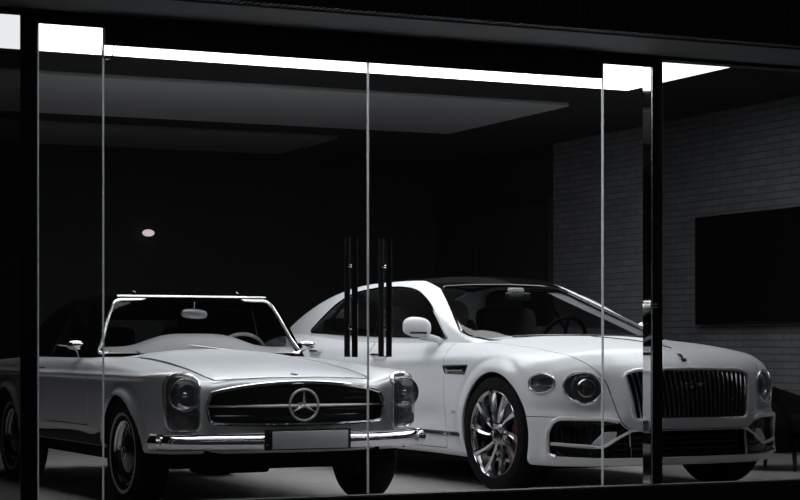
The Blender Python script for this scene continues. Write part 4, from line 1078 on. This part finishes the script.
def front(XR, XL, YB, CEIL, black, soff, outg, dark):
    A, B_, C_, D_, E_ = -1.995, -1.659, -.191, 1.277, 1.600    # sidelight, doors, sidelight edges
    ZS = .145
    # threshold and ground outside
    th = MB().box(((XR+XL)/2, .0, ZS/2-.05), (XR-XL, .14, ZS+.09), bev=.004); struct(th.build('trim_2', black))
    struct(MB().box(((XR+XL)/2, -.066, ZS-.004), (XR-XL, .012, .010)).build('trim_3', satin_dk))
    struct(MB().box((-2, -6.0, -.16), (24, 12, .1)).build('floor_outside', outg))
    # header: three depths of black rail over panes, sidelights and doors
    h = MB(); h.box(((XR+XL)/2, .02, 2.642), (XR-XL, .09, .06)); h.box(((A+E_)/2-.01, .0, 2.592), (E_-A+.08, .03, .048)); h.box(((B_+D_)/2, .0, 2.526), (D_-B_-.012, .03, .088))
    struct(h.build('trim_4', black))
    struct(MB().box(((XR+XL)/2, .04, 2.90), (XR-XL, .06, .46)).build('wall_front', dark))
    # grey soffit and ribbed black fascia of the canopy
    struct(MB().box(((XR+XL)/2-1, -.275, 2.654), (XR-XL+8, .55, .045)).build('ceiling_soffit', soff))
    f = MB(); f.box(((XR+XL)/2-1, -.60, 3.204), (XR-XL+8, .08, 1.13))
    struct(f.build('wall_fascia', ribm))
    # mullions with a polished cheek
    for x, lab in ((-2.043, 'black upright glazing post at the left of the front, beside the roadster'), (1.646, 'black upright glazing post with polished side in front of the white saloon grille')):
        if x < 0:
            p = MB().box((x, .012, (ZS+2.612)/2), (.082, .022, 2.612-ZS), bev=.002).build('glazing_post', black); tag(p, lab, 'post', 'glazing posts')
            MB().box((x+.0385, -.0035, (ZS+2.612)/2), (.005, .008, 2.612-ZS)).build('edge_strip', satin, p)
            continue
        p = MB().box((x+.004, .046, (ZS+2.612)/2), (.074, .088, 2.612-ZS), bev=.002).build('glazing_post', black)
        tag(p, lab, 'post', 'glazing posts')
        MB().box((x-.0385, .045, (ZS+2.612)/2), (.006, .084, 2.612-ZS)).build('polished_cheek', mirror_cheek, p)
        MB().box((x-.036, -.004, (ZS+2.612)/2), (.004, .01, 2.612-ZS)).build('edge_strip', satin, p)
        q = MB(); q.box((x-.0435, .04, 1.172), (.006, .085, .008)); q.box((x-.0435, .04, 1.190), (.006, .085, .008)); q.box((x-.02, -.006, 1.172), (.04, .006, .008)); q.box((x-.02, -.006, 1.190), (.04, .006, .008))
        q.build('glass_clamp', chrome, p)
    # glass
    pane('sidelight_window', 'narrow fixed glass sidelight left of the double door, before the roadster door', A, B_-.006, ZS, 2.568, shopglass, (2.568, 2.568), 'glass sidelights')
    pane('sidelight_window', 'narrow fixed glass sidelight right of the double door, before the saloon grille', D_+.006, E_-.008, ZS, 2.568, shopglass, (2.568, 0), 'glass sidelights')
    dl = pane('glass_door', 'left frameless glass door leaf with tall black bar handle', B_, C_-.003, ZS+.004, 2.482, shopglass, (0, 2.482), 'frameless glass doors', cat='door')
    dr = pane('glass_door', 'right frameless glass door leaf with tall black bar handle', C_+.003, D_, ZS+.004, 2.482, shopglass, (0, 0), 'frameless glass doors', cat='door')
    pane('shopfront_window', 'large fixed tinted glass pane at the left end of the front', XL, -2.086, ZS, 2.612, tintdark, (0, 0), 'outer glass panes')
    pane('shopfront_window', 'large fixed tinted glass pane right of the polished post', 1.690, XR, ZS, 2.612, tintglass, (0, 0), 'outer glass panes')
    w = MB()
    w.tube(smoothpath([(-1.700, -.012, 2.560), (-1.682, -.016, 2.535), (-1.678, -.016, 2.49), (-1.672, -.016, 2.43), (-1.655, -.016, 2.405), (-1.63, -.016, 2.41), (-1.615, -.016, 2.44), (-1.612, -.016, 2.475), (-1.616, -.014, 2.50)], 5), .0028, 6)
    tag(w.build('cable', gloss_black), 'thin black cable looped at the top corner of the left glass door', 'cable')
    for door, x in ((dl, -.291), (dr, -.0895)):
        for y in (-.052, .052):
            hb = MB().tube([(x, y, .888), (x, y, 1.535)], .0165, 16).build('bar_handle', handle_m, door)
            for z in (1.045, 1.38):
                s = 1 if y < 0 else -1
                MB().tube([(x, y+.014*s, z), (x, y+.046*s, z)], .011, 10).build('handle_mount', chrome, hb)

shopglass = glassmat('shop_glass', .97, 1.35)
tintglass = glassmat('tinted_shop_glass', .62, 1.35)
tintdark = glassmat('dark_tinted_shop_glass', .46, 1.35)
edge_m = bpy.data.materials.new('glass_edge'); edge_m.use_nodes = True
def _edge():      # ground glass edge: lets the light of the room through
    nt = edge_m.node_tree; nt.nodes.clear(); o = nt.nodes.new('ShaderNodeOutputMaterial'); m = nt.nodes.new('ShaderNodeMixShader'); m.inputs[0].default_value = .6
    a = nt.nodes.new('ShaderNodeBsdfDiffuse'); b = nt.nodes.new('ShaderNodeBsdfTranslucent'); a.inputs[0].default_value = b.inputs[0].default_value = (.93, .95, .96, 1)
    nt.links.new(a.outputs[0], m.inputs[1]); nt.links.new(b.outputs[0], m.inputs[2]); nt.links.new(m.outputs[0], o.inputs[0])
_edge()
satin_dk = mat('threshold_strip_metal', .30, rough=.5, metal=.5)
mirror_cheek = mat('polished_steel', .62, rough=.03, metal=1)
handle_m = mat('black_polished_bar', .035, rough=.15, coat=.5)
screen_m = mat('screen_glass', .004, rough=.25)
lampglow = mat('lamp_glow', (.9, .8, .82), emit=(1, .82, .86), estr=.6)
ribm = bpy.data.materials.new('ribbed_black_cladding'); ribm.use_nodes = True
def _rib():
    nt = ribm.node_tree; b = nt.nodes['Principled BSDF']; b.inputs['Base Color'].default_value = (.03, .03, .031, 1); b.inputs['Roughness'].default_value = .5
    tc = nt.nodes.new('ShaderNodeTexCoord'); wv = nt.nodes.new('ShaderNodeTexWave'); wv.bands_direction = 'X'; wv.inputs['Scale'].default_value = 6.5
    nt.links.new(tc.outputs['Object'], wv.inputs['Vector']); wv.inputs['Scale'].default_value = 9.; bp = nt.nodes.new('ShaderNodeBump'); bp.inputs['Strength'].default_value = 1; bp.inputs['Distance'].default_value = .03
    nt.links.new(wv.outputs['Fac'], bp.inputs['Height']); nt.links.new(bp.outputs['Normal'], b.inputs['Normal'])
_rib()
LIT = 4.2; LX0 = -1.7; LFW = .75

def main():
    camera()
    build_cars()
    front(*room())
    w = bpy.data.worlds.new('dusk'); SC.world = w; w.use_nodes = True
    bg = w.node_tree.nodes['Background']; bg.inputs['Color'].default_value = (.62, .68, .75, 1); bg.inputs['Strength'].default_value = .03
    vs = SC.view_settings; vs.view_transform = 'Standard'; vs.look = 'None'; vs.gamma = 1; vs.use_curve_mapping = False; vs.exposure = 0.
    SC.cycles.max_bounces = 10; SC.cycles.transparent_max_bounces = 24; SC.cycles.sample_clamp_indirect = 6
    SC.cycles.use_denoising = True
main()
